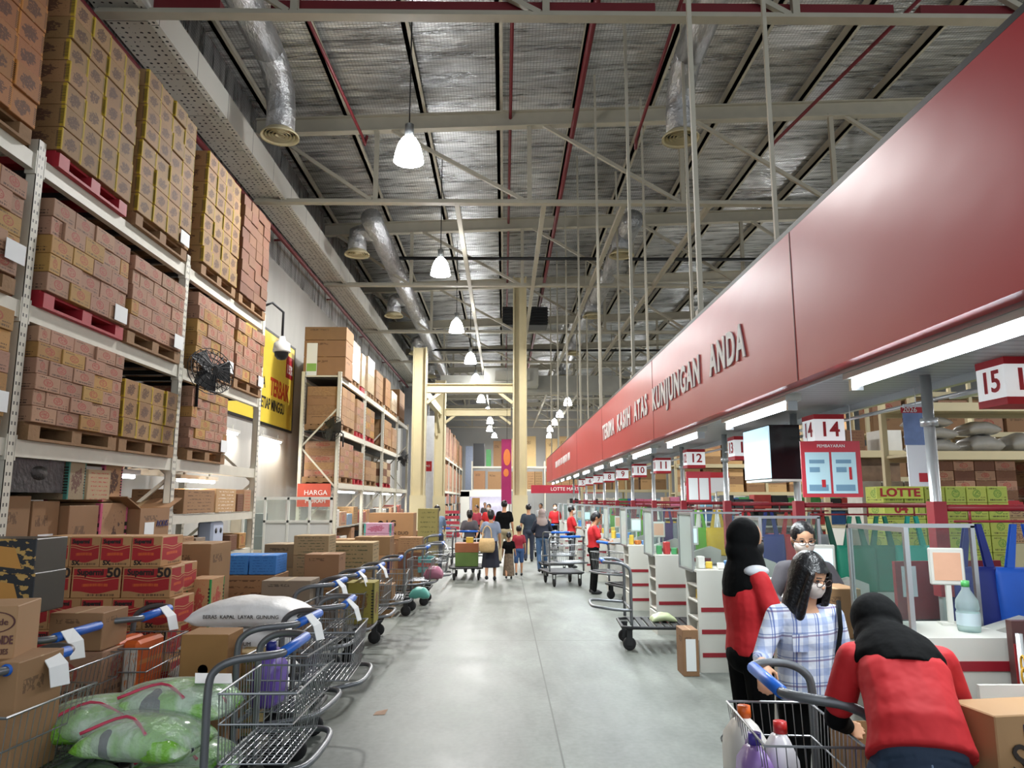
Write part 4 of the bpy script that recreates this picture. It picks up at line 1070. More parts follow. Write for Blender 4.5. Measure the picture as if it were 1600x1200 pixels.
sack(-1.78, 5.45, .87, .8, .46, .2, 'plump white sack topmost in the sack pile', R(-2), 'BERAS  KAPAL  LAYAR  GUNUNG')
# green bags on the nearest trolley
GB_ = mat('green_bag', '#7fc04a', .25); n = NT(GB_); x, y, z = n.xyz('Object')
f = n.noise(n.vec(x, y, n.rnd() * 9.0), 6, 3); c = n.mix(((f - .47) * 9.0).clamp(), '#7dbb42', '#c9dec4'); c = n.mix(n.noise(n.vec(y, x, n.rnd() * 5.0), 5, 2).gt(.63), c, '#3f4a55'); c = n.mix(n.noise(n.vec(y, z, n.rnd() * 7.0), 8, 1).gt(.72), c, '#b83348')
n.color(c); n.bump(n.noise(n.tc(), 14, 4), .9, .05)
FILM = glassy('clear_film', '#f6fbf8', .25, .12)
for i, (x, y, z, L, w_, h_, r_, lb) in enumerate(((-2.32, 3.62, .29, .42, .36, .2, 30, 'green bag at the left end of the nearest trolley'), (-1.7, 3.75, .56, .54, .4, .17, -10, 'green bag front right, half way up the nearest trolley load'), (-2.0, 3.95, .58, .56, .42, .17, 14, 'green bag high left on the nearest trolley'), (-1.62, 3.78, .29, .52, .4, .17, 8, 'green bag low right on the nearest trolley'), (-2.1, 3.82, .29, .5, .42, .18, -12, 'green bag low left on the nearest trolley'),
      (-1.65, 4.12, .3, .5, .38, .2, 4, 'green bag low at the back of the nearest trolley'), (-2.05, 4.15, .42, .5, .38, .17, 20, 'green bag upper left on the nearest trolley'), (-1.66, 4.0, .67, .56, .4, .15, -6, 'green bag topmost on the nearest trolley, with white slip'))):
    o = sack(x, y, z, L, w_, h_, lb, R(r_), None, GB_, 'green_bag', 'green bags on the nearest trolley')
    rings = []
    obj('plastic_film', MB().ell((0, 0, h_*.5), L*.56, w_*.56, h_*.62, 22, 12), FILM, o)
    obj('drawstring', MB().tube(smooth([(-L*.4, -w_*.45, h_*.75), (-L*.1, -w_*.2, h_*1.08), (L*.2, -w_*.42, h_*.8)]), .008, 6), nmat('string_pink', '#c23a56', .5), o)
tag(obj('paper_slip', MB().box(-.09, .09, -.07, .07, 0, .003), PAPER, None, (-1.5, 4.02, .835), (R(8), R(6), .4)), 'white paper slip lying on the topmost green bag', 'paper')
# purple detergent jug
def jug(x, y, z, mt, capm, lb, s=1, rot=0):
    t = thing('detergent_jug', lb, 'bottle', (x, y, z), rot, 'detergent jugs')
    obj('body', MB().loft([[(a*s, b*s*.55, hz*s) for a, b in ((-r1,-r1),(0,-r1*1.1),(r1,-r1),(r1*1.1,0),(r1,r1),(0,r1*1.1),(-r1,r1),(-r1*1.1,0))] for r1, hz in ((.08,0),(.09,.02),(.092,.12),(.085,.18),(.05,.23),(.022,.25))]), mt, t)
    obj('cap', MB().lathe([(0, .29), (.024, .29), (.026, .25), (0, .25)], 14), capm, t, scale=(s, s, s))
    obj('handle', MB().tube(smooth([(.02*s, 0, .245*s), (.075*s, 0, .235*s), (.09*s, 0, .17*s)]), .013*s, 8), mt, t)
    return t
PURP = mat('purple_plastic', '#6a4fa8', .3); NAVY = mat('navy_cap', '#1e2a80', .35)
jug(-1.42, 4.72, .53, PURP, NAVY, 'purple detergent jug with navy cap in the second left trolley basket', 1.25, R(80))
# further goods along the left row
gbox(262, 330, 850, 940, 6.75, .5, KRAFT, 'big kraft carton with white tag right of the noodle cartons', 'large_carton', z0=.75)
carton(-2.87, 7.0, 0, .45, .5, .74, KRAFTL, 'kraft carton on the floor under the tagged one', 'large_carton', GC)
gbox(292, 330, 905, 932, 6.2, .3, carton_mat('carton_green_red', '#b08a5c', 'edged', '#b33a3a', '#2f8a44'), 'small carton with green and red print behind the sack pile', 'carton', z0=.7)
carton(-2.5, 6.36, .145, .4, .4, .55, KRAFT, 'kraft carton under the green and red printed one', 'carton', GC)
BLUEB = carton_mat('carton_blue', '#3b7fc0', 'lines', '#1c4f9a')
for k, (a, b_) in enumerate(((345, 388), (390, 432))):
    gbox(a, b_, 868, 894, 8.1, .4, BLUEB, ['bright blue shrink-wrapped pack on the left cartons, left one', 'bright blue shrink-wrapped pack on the left cartons, right one'][k], 'blue_pack', z0=.96)
carton(-2.85, 8.32, .5, .85, .5, .455, KRAFTL, 'kraft carton under the blue packs', 'carton', GC)
carton(-2.85, 8.32, 0, .9, .6, .495, KRAFT, 'wide kraft carton on the floor under the blue packs', 'carton', GC)
GK = [KRAFT, KRAFTL, PINKY, carton_mat('carton_grey_kraft', '#96836a', 'plain', '#2c2a28'), carton_mat('carton_green_line', '#a38b68', 'lines', '#2f4a34')]
def col(x, y, w_, d_, hs, z0, lb, mts=None, rot=0):
    z = z0
    for i, h in enumerate(hs):
        where = 'topmost' if i == len(hs) - 1 else ('bottom' if i == 0 else ORD[i] + ' up')
        if len(hs) == 1: where = 'single'
        mt = mts[i % len(mts)] if mts else GK[(i + int(abs(y*7))) % len(GK)]
        carton(x, y, z, w_, d_, h, mt, '%s carton %s' % (where, lb), 'carton', GC, rot); z += h + .003
col(-2.05, 7.35, .46, .36, [.25, .25, .2], .29, 'on the trolley right behind the sack pile', [KRAFT, KRAFTL, MATS['carton_dark_print']])
col(-2.32, 9.3, .42, .4, [.3, .28, .25, .25, .23], 0, 'in the column with green and white print', [KRAFT, MATS['carton_grey_kraft'], KRAFTL, MATS['carton_green_line'], MATS['carton_green_line']])
col(-2.85, 10.1, .55, .45, [.45, .42, .3], 0, 'of the tall brown pile before the glazed partition', [MATS['carton_grey_kraft']])
col(-2.0, 8.5, .38, .34, [.3, .3, .26], .29, 'beside the green and white column', [KRAFT, KRAFTL])
col(-2.1, 10.6, .62, .5, [.4, .38, .38], 0, 'of the big pair with green print line', [MATS['carton_green_line'], MATS['carton_green_line']])
col(-2.05, 12.0, .55, .45, [.3, .3, .28], .29, 'in the column with a purple band', [KRAFT, carton_mat('carton_purple_band', '#b98f62', 'edged', '#2c2058', '#3a2a78')])
col(-2.55, 12.6, .5, .45, [.4, .4, .3], 0, 'left of the purple-banded column', [KRAFTL])
col(-1.55, 9.7, .0001+.3, .3, [.2, .2], .29, 'low on the trolley past the tagged ones', [KRAFT])
col(-1.62, 13.2, .4, .36, [.28, .27, .26], .29, 'with brown bands on the far left trolley', [KRAFTL, REDBR])
t = carton(-2.15, 14.6, 1.0, .85, .5, .5, nmat('tv_kraft', '#b0875c', .7, var=.06), 'big kraft carton with round black mark high at the left row end', 'appliance_carton', GC)
text('LG', .16, INKB, t, (-.0, -.255, .3), 0, bold=.003); text('WHISEN DUO', .09, INKB, t, (.05, -.255, .12), 0)
obj('emblem', MB().lathe([(.055, 0), (.055, .003), (0, .003)], 16, (-.2, -.254, .3), 'y'), INKB, t)
carton(-2.15, 14.6, 0, .8, .5, .99, KRAFT, 'kraft carton carrying the maker-marked carton', 'appliance_carton', GC)
col(-1.72, 17.2, .45, .4, [.8, .75], 0, 'of the tall olive pair behind the maker-marked carton', [carton_mat('carton_olive', '#8f8450', 'lines', '#5a5a34')])
OLIVE = carton_mat('carton_olive_tin', '#8a7f35', 'edged', '#6a3a2a', '#5d5a20')
carton(-1.43, 7.75, .53, .28, .3, .4, OLIVE, 'olive and gold box standing in a trolley basket', 'carton', GC)
DIA = carton_mat('nappy_pack', '#c99ab0', 'edged', '#b0506e', '#58b0a8')
for k in range(2): carton(-2.3, 13.9, .95 + .19*k, .5, .35, .185, DIA, ['lower pink and teal nappy pack near the far cartons', 'upper pink and teal nappy pack near the far cartons'][k], 'nappy_pack', 'pink and teal nappy packs')
carton(-2.3, 13.95, 0, .55, .5, .947, KRAFT, 'kraft carton under the nappy packs', 'carton', GC)
carton(-1.32, 12.95, .53, .26, .26, .26, carton_mat('carton_teal', '#4fa0a0', 'band', '#b8402c'), 'teal and red box in the far trolley basket', 'carton', GC)
sack(-1.1, 11.95, .52, .3, .26, .2, 'pink bag in the far left trolley basket', 0, None, nmat('pink_bag', '#a86a80', .4), 'bag', 'bags in trolleys')
sack(-1.08, 9.8, .5, .26, .2, .14, 'teal bag in the trolley basket of the left row', 0, None, nmat('teal_bag', '#5fa89a', .4), 'bag', 'bags in trolleys')
col(-2.1, 18.6, .5, .5, [.5, .5], 0, 'of the last pair beside the second rack', [KRAFT])
# red stacked baskets far left
t = thing('basket_rack', 'red wire display rack far down the left side', 'rack', (-2.9, 36, 0))
b = MB()
for z in (.1, .35, .6, .85, 1.1): b.box(-.8, .8, -.4, .4, z - (.1 if z < .2 else 0), z + .03).box(-.8, .8, -.42, -.38, z, z + .14)
obj('basket', b, nmat('basket_red', '#a83242', .5, var=.3), t); 
b = MB()
for z in (.13, .38, .63, .88, 1.13): b.box(-.75, .75, -.35, .35, z, z + .1)
obj('contents', b, nmat('basket_pink', '#b98a94', .5, var=.5, scale=9), t)

# goods in the woman's right-hand trolley
jug(1.0, 3.1, .53, mat('lilac_plastic', '#8d6fae', .3), mat('violet_cap', '#4a3a9a', .35), 'lilac detergent jug with violet cap in the plaid woman\'s trolley', 1.05, R(90))
jug(1.14, 3.2, .53, mat('white_jug', '#d5d2d6', .3), mat('red_cap', '#c22a28', .35), 'white jug with red cap in the plaid woman\'s trolley', 1.1, R(80))
jug(1.05, 3.38, .53, mat('white_jug2', '#dcd9d2', .3), mat('orange_cap', '#e0661e', .35), 'white jug with orange top in the plaid woman\'s trolley', 1.15, R(100))
t = thing('open_carton', 'open kraft carton on the plaid woman\'s trolley', 'carton', (1.72, 3.16, .29), R(-4))
obj('body', MB().box(-.3, .3, -.24, -.235, 0, .5).box(-.3, .3, .235, .24, 0, .5).box(-.3, -.295, -.235, .235, 0, .5).box(.295, .3, -.235, .235, 0, .5).box(-.295, .295, -.235, .235, 0, .005), nmat('kraft_inner', '#a07c55', .75, var=.08), t)
obj('flap', MB().box(-.3, .3, -.003, .003, 0, .2).xf(Matrix.Translation((0, -.24, .5)) @ Matrix.Rotation(R(150), 4, 'X')), MATS['kraft_inner'], t)
sack(1.7, 3.16, .3, .3, .26, .3, 'white and blue pack inside the open carton', 0, None, nmat('pack_pale', '#b9bcc6', .4, var=.3), 'pack', 'packs in the open carton')
t = carton(1.95, 3.25, .29, .0001 + .3, .3, .0001 + .3, KRAFT, 'small kraft carton at the end of the plaid woman\'s trolley', 'carton', GC) if False else None
t = carton(1.75, 2.62, .0, .36, .2, 1.06, nmat('kraft_seo', '#a5815a', .7, var=.06), 'kraft carton lettered SEO right of the bending woman', 'carton', GC, R(8))
text('SEO', .13, INKB, t, (-.02, -.105, .92), 0, bold=.001); obj('marks', MB().box(-.08, .06, -.103, -.101, .99, 1.03).box(.09, .13, -.103, -.101, .99, 1.03), INKN, t)
# flat items on the low platform trolley by the tills
sack(1.95, 9.3, .29, .3, .25, .1, 'pale produce bag on the low platform trolley', 0, None, nmat('produce', '#a9b48c', .4, var=.3), 'bag', 'bags in trolleys')

# ================================================================== CHECKOUT LANES
TILL = nmat('till_white', '#c9c8c0', .4, var=.05, scale=4)
TRED = nmat('till_red', '#8c1c28', .45)
BELT = mat('belt_black', '#222326', .6)
SCREENG = mat('screen_blue', '#cfe6ef', .3, emit='#bfe2f2', es=.6)
CHROME = mat('chrome', '#cfd1d2', .3, .6)
PX = 2.64
LX = 2.02
def LY(n): return 3.9 + 2.13 * (15 - n)
BAGC = {c: nmat('bag_' + c, h, .6, var=.25, scale=5) for c, h in dict(blue='#1652b4', navy='#1b2a78', green='#0f7a60', teal='#1fa894', red='#b5262c', lime='#6fbf2a', yellow='#d8b51e', orange='#d2622a', grey='#7c7f86', purple='#4a2a6a', darkgreen='#14503f').items()}
def lane_word(n): return {15: 'nearest', 14: 'second', 13: 'third', 12: 'fourth', 11: 'fifth', 10: 'sixth', 9: 'seventh', 8: 'eighth', 7: 'ninth', 6: 'tenth', 5: 'eleventh', 4: 'twelfth'}[n]
def make_bag(c, s=1.0):
    t = MB()
    rings = []
    for z, w_, d_ in ((0, .16, .05), (.02, .17, .055), (.2, .175, .05), (.36, .17, .03), (.4, .165, .012)):
        rings.append([(w_*math.copysign(abs(math.cos(a))**.4, math.cos(a)), d_*math.copysign(abs(math.sin(a))**.6, math.sin(a)), z - .66) for a in (2*PI*k/16 for k in range(16))])
    t.loft(rings)
    h = MB()
    for y in (-.012, .012):
        h.add([(-.11, y, -.28), (-.06, y, -.28), (-.02, y, -.005), (-.05, y, -.005), (-.11, y+.003, -.28), (-.06, y+.003, -.28), (-.02, y+.003, -.005), (-.05, y+.003, -.005)], [(0,1,2,3),(7,6,5,4),(0,4,5,1),(1,5,6,2),(2,6,7,3),(3,7,4,0)])
        h.add([(.11, y, -.28), (.06, y, -.28), (.02, y, -.005), (.05, y, -.005), (.11, y+.003, -.28), (.06, y+.003, -.28), (.02, y+.003, -.005), (.05, y+.003, -.005)], [(0,1,2,3),(7,6,5,4),(0,4,5,1),(1,5,6,2),(2,6,7,3),(3,7,4,0)])
    return t, h
_bagm = {}
def hang_bag(x, y, z, c, lb, s=1.0, rot=0, name='shopping_bag'):
    if c not in _bagm:
        a, b = make_bag(c); _bagm[c] = (a.mesh('bag_body', BAGC[c]), b.mesh('bag_handles', BAGC[c]))
    t = thing(name, lb, 'bag', (x, y, z), rot, 'reusable bags hanging at the tills')
    obj('bag_body', _bagm[c][0], None, t, scale=(s, s, s)); obj('handles', _bagm[c][1], None, t, scale=(s, s, s))
LANE_BAGS = {15: [('navy', 'dark blue'), ('blue', 'bright blue'), ('blue', 'blue'), ('red', 'red')], 14: [('darkgreen', 'dark green'), ('green', 'green'), ('green', 'mid green'), ('teal', 'teal')],
    13: [('red', 'red'), ('navy', 'navy'), ('red', 'bright red'), ('grey', 'grey')], 12: [('lime', 'lime green'), ('yellow', 'yellow'), ('red', 'red')], 11: [('purple', 'purple'), ('grey', 'grey')],
    10: [('lime', 'lime green'), ('grey', 'grey')], 9: [('grey', 'grey'), ('red', 'red')], 8: [('lime', 'lime green'), ('lime', 'light green')], 7: [('orange', 'orange'), ('red', 'red')], 6: [('orange', 'orange')]}
for n in range(15, 3, -1):
    y = LY(n); lw = lane_word(n)
    # cabinet at the aisle end
    t = thing('till_cabinet', 'white till cabinet with dark red stripes at the aisle end of the %s checkout' % lw, 'cabinet', (LX, y - .28, 0), 0, 'till cabinets')
    H = 1.08 if n == 15 else 1.0
    b = MB().box(0, .46, 0, .02, 0, H).box(0, .46, .48, .5, 0, H).box(.44, .46, .02, .48, 0, H).box(0, .46, .02, .48, 0, .06).box(0, .46, .0, .5, H, H + .02)
    obj('body', b, TILL, t)
    for z in (.3, .5, .68, .84): obj('shelf', MB().box(.01, .44, .02, .48, z, z + .015), TILL, t)
    for z in (.15, .38, .6) + ((.95,) if n == 15 else ()): obj('red_stripe', MB().box(.03, .46, -.004, 0, z, z + .045), TRED, t)
    obj('drawer', MB().box(-.01, .02, .05, .45, .07, .28), TILL, t)
    # counter
    t = thing('checkout_counter', 'white checkout counter with black belt in the %s lane' % lw, 'counter', (LX + .5, y - .2, 0), 0, 'checkout counters')
    obj('body', MB().box(0, 1.7, 0, .62, 0, .84), TILL, t)
    obj('belt', MB().box(.1, 1.6, .08, .5, .84, .86), BELT, t)
    obj('red_stripe', MB().box(0, 1.7, -.004, 0, .55, .6), TRED, t); obj('red_stripe', MB().box(0, 1.7, -.004, 0, .2, .25), TRED, t)
    obj('hood', MB().prism([(0, .84), (.55, .84), (.55, 1.05), (.42, 1.1), (0, .98)], .5, .62), TILL, t)
    obj('hood_stripe', MB().box(.05, .4, .496, .5, .89, .94), TRED, t)
    # monitor
    t = thing('till_monitor', 'white framed customer display on the %s checkout counter' % lw, 'monitor', (2.36 if n == 15 else 2.6, y + .1, 1.1 if n == 15 else .86), R(-14), 'till displays')
    t.scale = (.6, .6, .6) if n == 15 else (.72, .72, .8)
    obj('stand', MB().box(-.02, .02, -.02, .02, 0, .36).box(-.09, .09, -.07, .07, 0, .02), TILL, t)
    obj('frame', MB().box(-.14, .14, -.03, .02, .34, .66), TILL, t, bevel=.01)
    obj('screen', MB().box(-.11, .11, -.034, -.03, .38, .62), nmat('display_orange', '#b98f76', .4, emit='#b98f76', es=.3) if n % 2 else SCREENG, t)
    # plexiglass screen
    t = thing('plexiglass_screen', 'clear plexiglass screen in aluminium frame at the %s checkout' % lw, 'screen', (LX, y + .46, 1.0), 0, 'plexiglass screens at the tills')
    f = MB()
    x1 = .72
    for x in (.0, x1): f.box(x - .012, x + .012, -.012, .012, 0, .6)
    for z in (0, .6): f.box(-.012, x1 + .012, -.012, .012, z - .012, z + .012)
    f.box(-.012, .012, -.6, .0, .588, .612).box(-.012, .012, -.62, -.598, .0, .612).box(-.012, .012, -.6, 0, -.012, .012)
    obj('frame', f, ALU, t)
    obj('pane', MB().box(.012, x1 - .012, -.002, .002, .012, .588), CLEAR, t); obj('pane', MB().box(-.002, .002, -.598, -.012, .012, .588), CLEAR, t)
    # pole
    t = thing('lane_pole', 'chrome pole with dark red bag rail at the %s checkout' % lw, 'pole', (PX, y + .62, 0), 0, 'chrome poles at the tills')
    obj('pole', MB().tube([(0, 0, 0), (0, 0, 2.52)], .032, 14), CHROME, t)
    obj('collar', MB().lathe([(.033, 2.2), (.05, 2.2), (.05, 2.25), (.033, 2.25)], 14), CHROME, t)
    obj('red_sleeve', MB().box(-.04, .04, -.04, .04, 1.18, 1.74), TRED, t)
    obj('bag_rail', MB().tube([(.04, 0, 1.7), (1.25, 0, 1.7)], .02, 8).tube([(.1, 0, 1.62), (1.2, 0, 1.62)], .008, 6), TRED, t)
    for q in range(3): obj('hook', MB().tube([(.2 + q*.42, 0, 1.7), (.2 + q*.42, 0, 1.6)], .008, 5), TRED, t)
    for q, (c, w_) in enumerate(LANE_BAGS.get(n, [])):
        hang_bag(PX + .22 + q*.26, y + .62 + (-.02 if q % 2 else .02), 1.61, c, '%s cloth bag hanging on the %s till rail, %s from the pole' % (w_, lw, ORD[q]), 1.0)
    # number box
    if n > 4:
        t = thing('lane_number_sign', 'white cube sign with red bands showing number %s over its till' % {15: 'fifteen', 14: 'fourteen', 13: 'thirteen', 12: 'twelve', 11: 'eleven', 10: 'ten', 9: 'nine', 8: 'eight', 7: 'seven', 6: 'six', 5: 'five'}[n], 'sign', (2.84 if n == 15 else 2.69, y + .12, 2.27 if n == 15 else 2.2), 0, 'till number signs')
        obj('body', MB().box(-.125, .125, -.12, .12, .03, .21), mat('sign_white', '#e9ecee', .4, emit='#ffffff', es=.25), t)
        obj('red_band', MB().box(-.127, .127, -.122, .122, .21, .25), INKR, t); obj('red_band', MB().box(-.127, .127, -.122, .122, -.01, .03), INKR, t)
        text(str(n), .17, INKR, t, (0, -.124, .12), 0, xs=1.0, bold=.003); text(str(n), .17, INKR, t, (-.129, 0, .12), -PI/2, xs=1.0, bold=.003)
        obj('hanger', MB().tube([(0, 0, .25), (0, 0, .19 + .0)], .01, 6).box(-.06, .01, -.01, .5, .1, .115), CHROME, t)
b = MB().tube([(PX + .27, -1, 2.42), (PX + .27, 28, 2.42)], .014, 8)
tag(obj('support_rail', b, CHROME), 'thin chrome rail running past the till poles under the canopy', 'rail')
# things on the cabinets and counters
GT = 'small goods on the tills'
rnd = random.Random(11)
cols = [nmat('g_' + str(i), h, .5, var=.2) for i, h in enumerate(('#d0b040', '#b03a3a', '#d8d8d0', '#4a7ab0', '#3f8a55', '#2a2c30', '#c87a3a', '#e0dfd8'))]
for n in range(14, 6, -1):
    for q in range(4):
        x = LX + .1 + q*.1
        carton(x, LY(n) - .1 + rnd.uniform(-.06, .1), 1.022, .07, .09, rnd.uniform(.06, .17), rnd.choice(cols), 'small coloured pack on the %s till cabinet, %s from the aisle' % (lane_word(n), ORD[q]), 'small_pack', GT, rnd.uniform(-.5, .5), 'pack', .006)
    for q in range(2):
        carton(LX + .2, LY(n) - .05, (.315, .695)[q], .26, .24, (.14, .1)[q], rnd.choice(cols), 'goods on the %s shelf of the %s till cabinet' % (('low', 'high')[q], lane_word(n)), 'small_pack', GT, 0, 'pack')
# near tills
t = thing('water_bottle', 'clear water bottle with green cap on the nearest till cabinet', 'bottle', (2.33, 3.8, 1.102))
obj('body', MB().lathe([(.0, 0), (.05, 0), (.053, .02), (.053, .09), (.048, .1), (.053, .11), (.05, .15), (.02, .2), (.017, .22)], 20), glassy('bottle_clear', '#dcebe9', .3), t)
obj('cap', MB().lathe([(0, .245), (.019, .245), (.019, .215), (0, .215)], 14), mat('cap_green', '#4fa85a', .4), t)
obj('label', MB().lathe([(.054, .03), (.054, .09)], 20), mat('bottle_label', '#b8c9cf', .4), t)
# red lit panel behind the screen of the nearest till
t = thing('till_divider', 'dark red divider board with small notice behind the nearest till', 'board', (2.82, 4.85, 1.0), R(6))
obj('board', MB().box(-.32, .42, -.015, .015, 0, .36), nmat('divider_red', '#8f2026', .4), t); obj('notice', MB().box(-.28, -.18, -.018, -.016, .14, .33), PAPER, t); obj('stand', MB().box(-.3, .4, -.06, .06, -.13, 0).box(-.25, -.2, -.04, .04, -1.0, -.13).box(.3, .35, -.04, .04, -1.0, -.13), DARKM, t)
t = carton(2.2, 4.3, .0, .3, .3, .3, KRAFT, 'kraft carton at the cashier between the women', 'carton', 'cartons at the tills'); t.location = (2.22, 4.62, 1.0)
tag(obj('till_tray', MB().box(-.35, .35, -.2, .2, .84, .9).box(-.4, .38, -.22, .22, 0, .84), TILL, None, (2.1, 4.85, 0)), 'white packing shelf at the cashier of the nearest till', 'counter')
t.location = (2.08, 4.86, .902)
# hanging screens box
t = thing('hanging_monitor', 'white and black hanging monitor box under the canopy left of the number fourteen', 'monitor', (2.36, 6.5, 1.93))
obj('screen_side', MB().box(-.012, 0, 0, .68, .01, .47), SCREENG, t)
obj('casing', MB().box(0, .27, 0, .68, 0, .48), nmat('casing_black', '#15171a', .2), t)
obj('bracket', MB().box(-.0, .27, .0, .68, -.02, 0).box(.1, .16, .3, .36, .48, .5), WHITE, t)
# notice board under 14
t = thing('notice_board', 'red notice board with two pale blue sheets under the number fourteen', 'notice board', (2.62, 5.95, 1.77), R(-4))
obj('board', MB().box(-.21, .26, -.01, .01, 0, .45), nmat('board_red', '#b8303c', .4), t)
for x in (-.18, .03): 
    s = obj('sheet', MB().box(x, x + .19, -.014, -.01, .03, .36), mat('sheet_blue', '#b9d9e2', .5), t)
    obj('print', MB().box(x + .03, x + .15, -.016, -.014, .27, .30).box(x + .03, x + .11, -.016, -.014, .2, .24).box(x + .02, x + .17, -.016, -.014, .05, .1), mat('sheet_print', '#6f93ab', .6), s)
obj('accent', MB().box(.16, .18, -.017, -.014, .14, .24).box(-.06, -.03, -.017, -.014, .08, .14), INKR, t)
obj('heading', text_mesh('PEMBAYARAN', .035, WHITEINK, 1, 0, .001), None, t, (.03, -.012, .41))
obj('hanger', MB().tube([(-.15, 0, .45), (-.15, 0, .6)], .004, 4).tube([(.2, 0, .45), (.2, 0, .75)], .004, 4), CHROME, t)
t = thing('notice_board', 'red and white notice board under the number twelve', 'notice board', (2.72, LY(12) + .05, 1.72), 0)
obj('board', MB().box(-.17, .17, -.01, .01, 0, .42), MATS['board_red'], t)
for x in (-.14, .01): obj('sheet', MB().box(x, x + .13, -.014, -.01, .03, .33), PAPER, t)
# posters by the fifteen pole
def poster(x, y, z, w_, h_, m_, lb, rot=0, parts=()):
    t = thing('hanging_poster', lb, 'poster', (x, y, z), rot, None)
    obj('sheet', MB().box(-w_/2, w_/2, -.004, .004, 0, h_), m_, t)
    for nm, a, b_, c, d, mm in parts: obj(nm, MB().box(a, b_, -.007, -.004, c, d), mm, t)
    obj('cord', MB().tube([(0, 0, h_), (0, 0, 2.525 - z)], .003, 4), CHROME, t)
    return t
BLP = nmat('poster_blue', '#6a80ad', .5, var=.6, scale=9); WHP = mat('poster_white', '#dfe1e4', .5)
x0, zt = W(1410, 625, 5.0); x1, zb = W(1462, 760, 5.0)
t = poster((x0+x1)/2, 5.0, zb, x1-x0, min(zt, 2.4)-zb, WHP, 'tall blue and white product poster left of the near chrome pole', 0, (('picture', -.1, .1, .28, .5, BLP), ('red_tag', -.02, .06, .03, .09, INKR), ('header', -.11, .11, .5, .54, INKR)))
text('2026', .05, WHITEINK, t, (-.05, -.01, .52))
t = poster(2.9, 3.7, 1.86, .26, .52, nmat('poster_orange', '#cf8a2c', .5, var=.5, scale=7), 'orange food poster below the number fifteen sign', 0, (('lower_sheet', -.13, .13, 0, .2, WHP),))
# drinks cooler panel & chain, shelf unit at lower right
t = thing('drinks_panel', 'brown and red soft-drink advertising panel below the blue bags', 'panel', (2.75, 3.5, 0), R(0))
obj('board', MB().box(-.42, .75, -.02, .02, 0, 1.2), nmat('cola_brown', '#4a2a28', .4, var=.3, scale=3), t)
obj('red_field', MB().prism([(-.42, .3), (-.42, 1.1), (-.36, 1.1), (-.26, .3)], -.024, -.02).prism([(-.1, .3), (.06, .95), (.3, .3)], -.024, -.02), nmat('cola_red', '#8f2024', .4), t)
text('Coca-Cola', .16, WHITEINK, t, (.02, -.026, .82), 0, xs=.8, ext=.001)
YEL = nmat('chain_yellow', '#c9982a', .4)
ch = thing('yellow_chain', 'yellow plastic chain hanging beside the brown drinks panel', 'chain', (2.31, 3.4, .2))
for k in range(16):
    z = .05 + k*.052; Mx = Matrix.Translation((math.sin(k*.2)*.01, 0, z)) @ Matrix.Rotation(PI/2*(k % 2), 4, 'Z')
    pts = [Mx @ Vector((.014*math.cos(a), 0, .034*math.sin(a))) for a in (2*PI*q/12 for q in range(12))]
    obj('chain_link', MB().tube(pts, .005, 5, closed=True), YEL, ch)
obj('post', MB().tube([(.03, .05, -.2), (.03, .05, .95)], .015, 8), CHROME, ch)
t = thing('sweets_shelf', 'white low shelf unit with red sweets at the lower right corner', 'shelf', (2.0, 2.85, 0))
obj('frame', MB().box(0, .5, 0, .02, 0, .98).box(0, .5, .38, .4, 0, .98).box(.48, .5, 0, .4, 0, .98), TILL, t)
for z in (.5, .74, .9): obj('shelf', MB().box(0, .5, 0, .4, z, z + .015), TILL, t)
for q in range(3): carton(2.12 + q*.13, 3.0, .916, .1, .16, .06, nmat('sweet_red', '#b52a30', .3, var=.3), 'red sweets packet on the corner shelf, %s from left' % ORD[q], 'sweets_packet', 'red sweets packets', .1*q, 'pack', .01)
t = thing('keyboard', 'pale keyboard on the white ledge at the bottom right corner', 'keyboard', (1.78, 2.2, .932), R(-5))
obj('base', MB().box(-.2, .2, -.08, .08, 0, .02), nmat('key_base', '#c9c7b4', .5), t)
kb = MB()
for i in range(14):
    for j in range(5): kb.box(-.19 + i*.027, -.168 + i*.027, -.07 + j*.028, -.048 + j*.028, .02, .027)
obj('keys', kb, nmat('key_dark', '#5f6266', .6), t)
tag(obj('till_ledge', MB().box(-.25, .45, -.16, .14, .88, .93).box(-.05, .45, -.14, .12, 0, .88), TILL, None, (1.8, 2.2, 0)), 'white ledge of the till beside the camera at the bottom right corner', 'counter')
tag(obj('till_cable', MB().tube(smooth([(1.98, 6.0, .9), (1.94, 5.9, .5), (1.97, 5.8, .15), (1.85, 5.6, .02), (1.6, 5.7, .012), (1.75, 5.95, .012), (1.95, 5.8, .02)]), .005, 5), BLACK), 'thin black cable looped on the floor by the second checkout', 'cable')
t = carton(LX - .13, LY(13) - .3, 0, .16, .28, .45, KRAFT, 'narrow kraft box with white sheet leaning on the third till cabinet', 'carton', 'cartons at the tills')
obj('sheet', MB().box(-.05, .05, -.143, -.14, .05, .36), PAPER, t)
# litter
for k, (x, y, r_) in enumerate(((-1.02, 6.45, .4), (.3, 5.05, 1.2))):
    tag(obj('paper_scrap', MB().add([(-.06,-.02,.004),(.03,-.04,.004),(.07,.01,.03),(-.02,.04,.012),(-.06,-.02,.0),(.03,-.04,.0),(.07,.01,.026),(-.02,.04,.008)], [(0,1,2,3),(7,6,5,4),(0,4,5,1),(1,5,6,2),(2,6,7,3),(3,7,4,0)]), nmat('scrap', '#b0927c', .8), None, (x, y, 0), (0, 0, r_)), ['crumpled brown paper scrap on the floor left of the aisle joint', 'small pale scrap on the floor near the bottom centre'][k], 'litter')

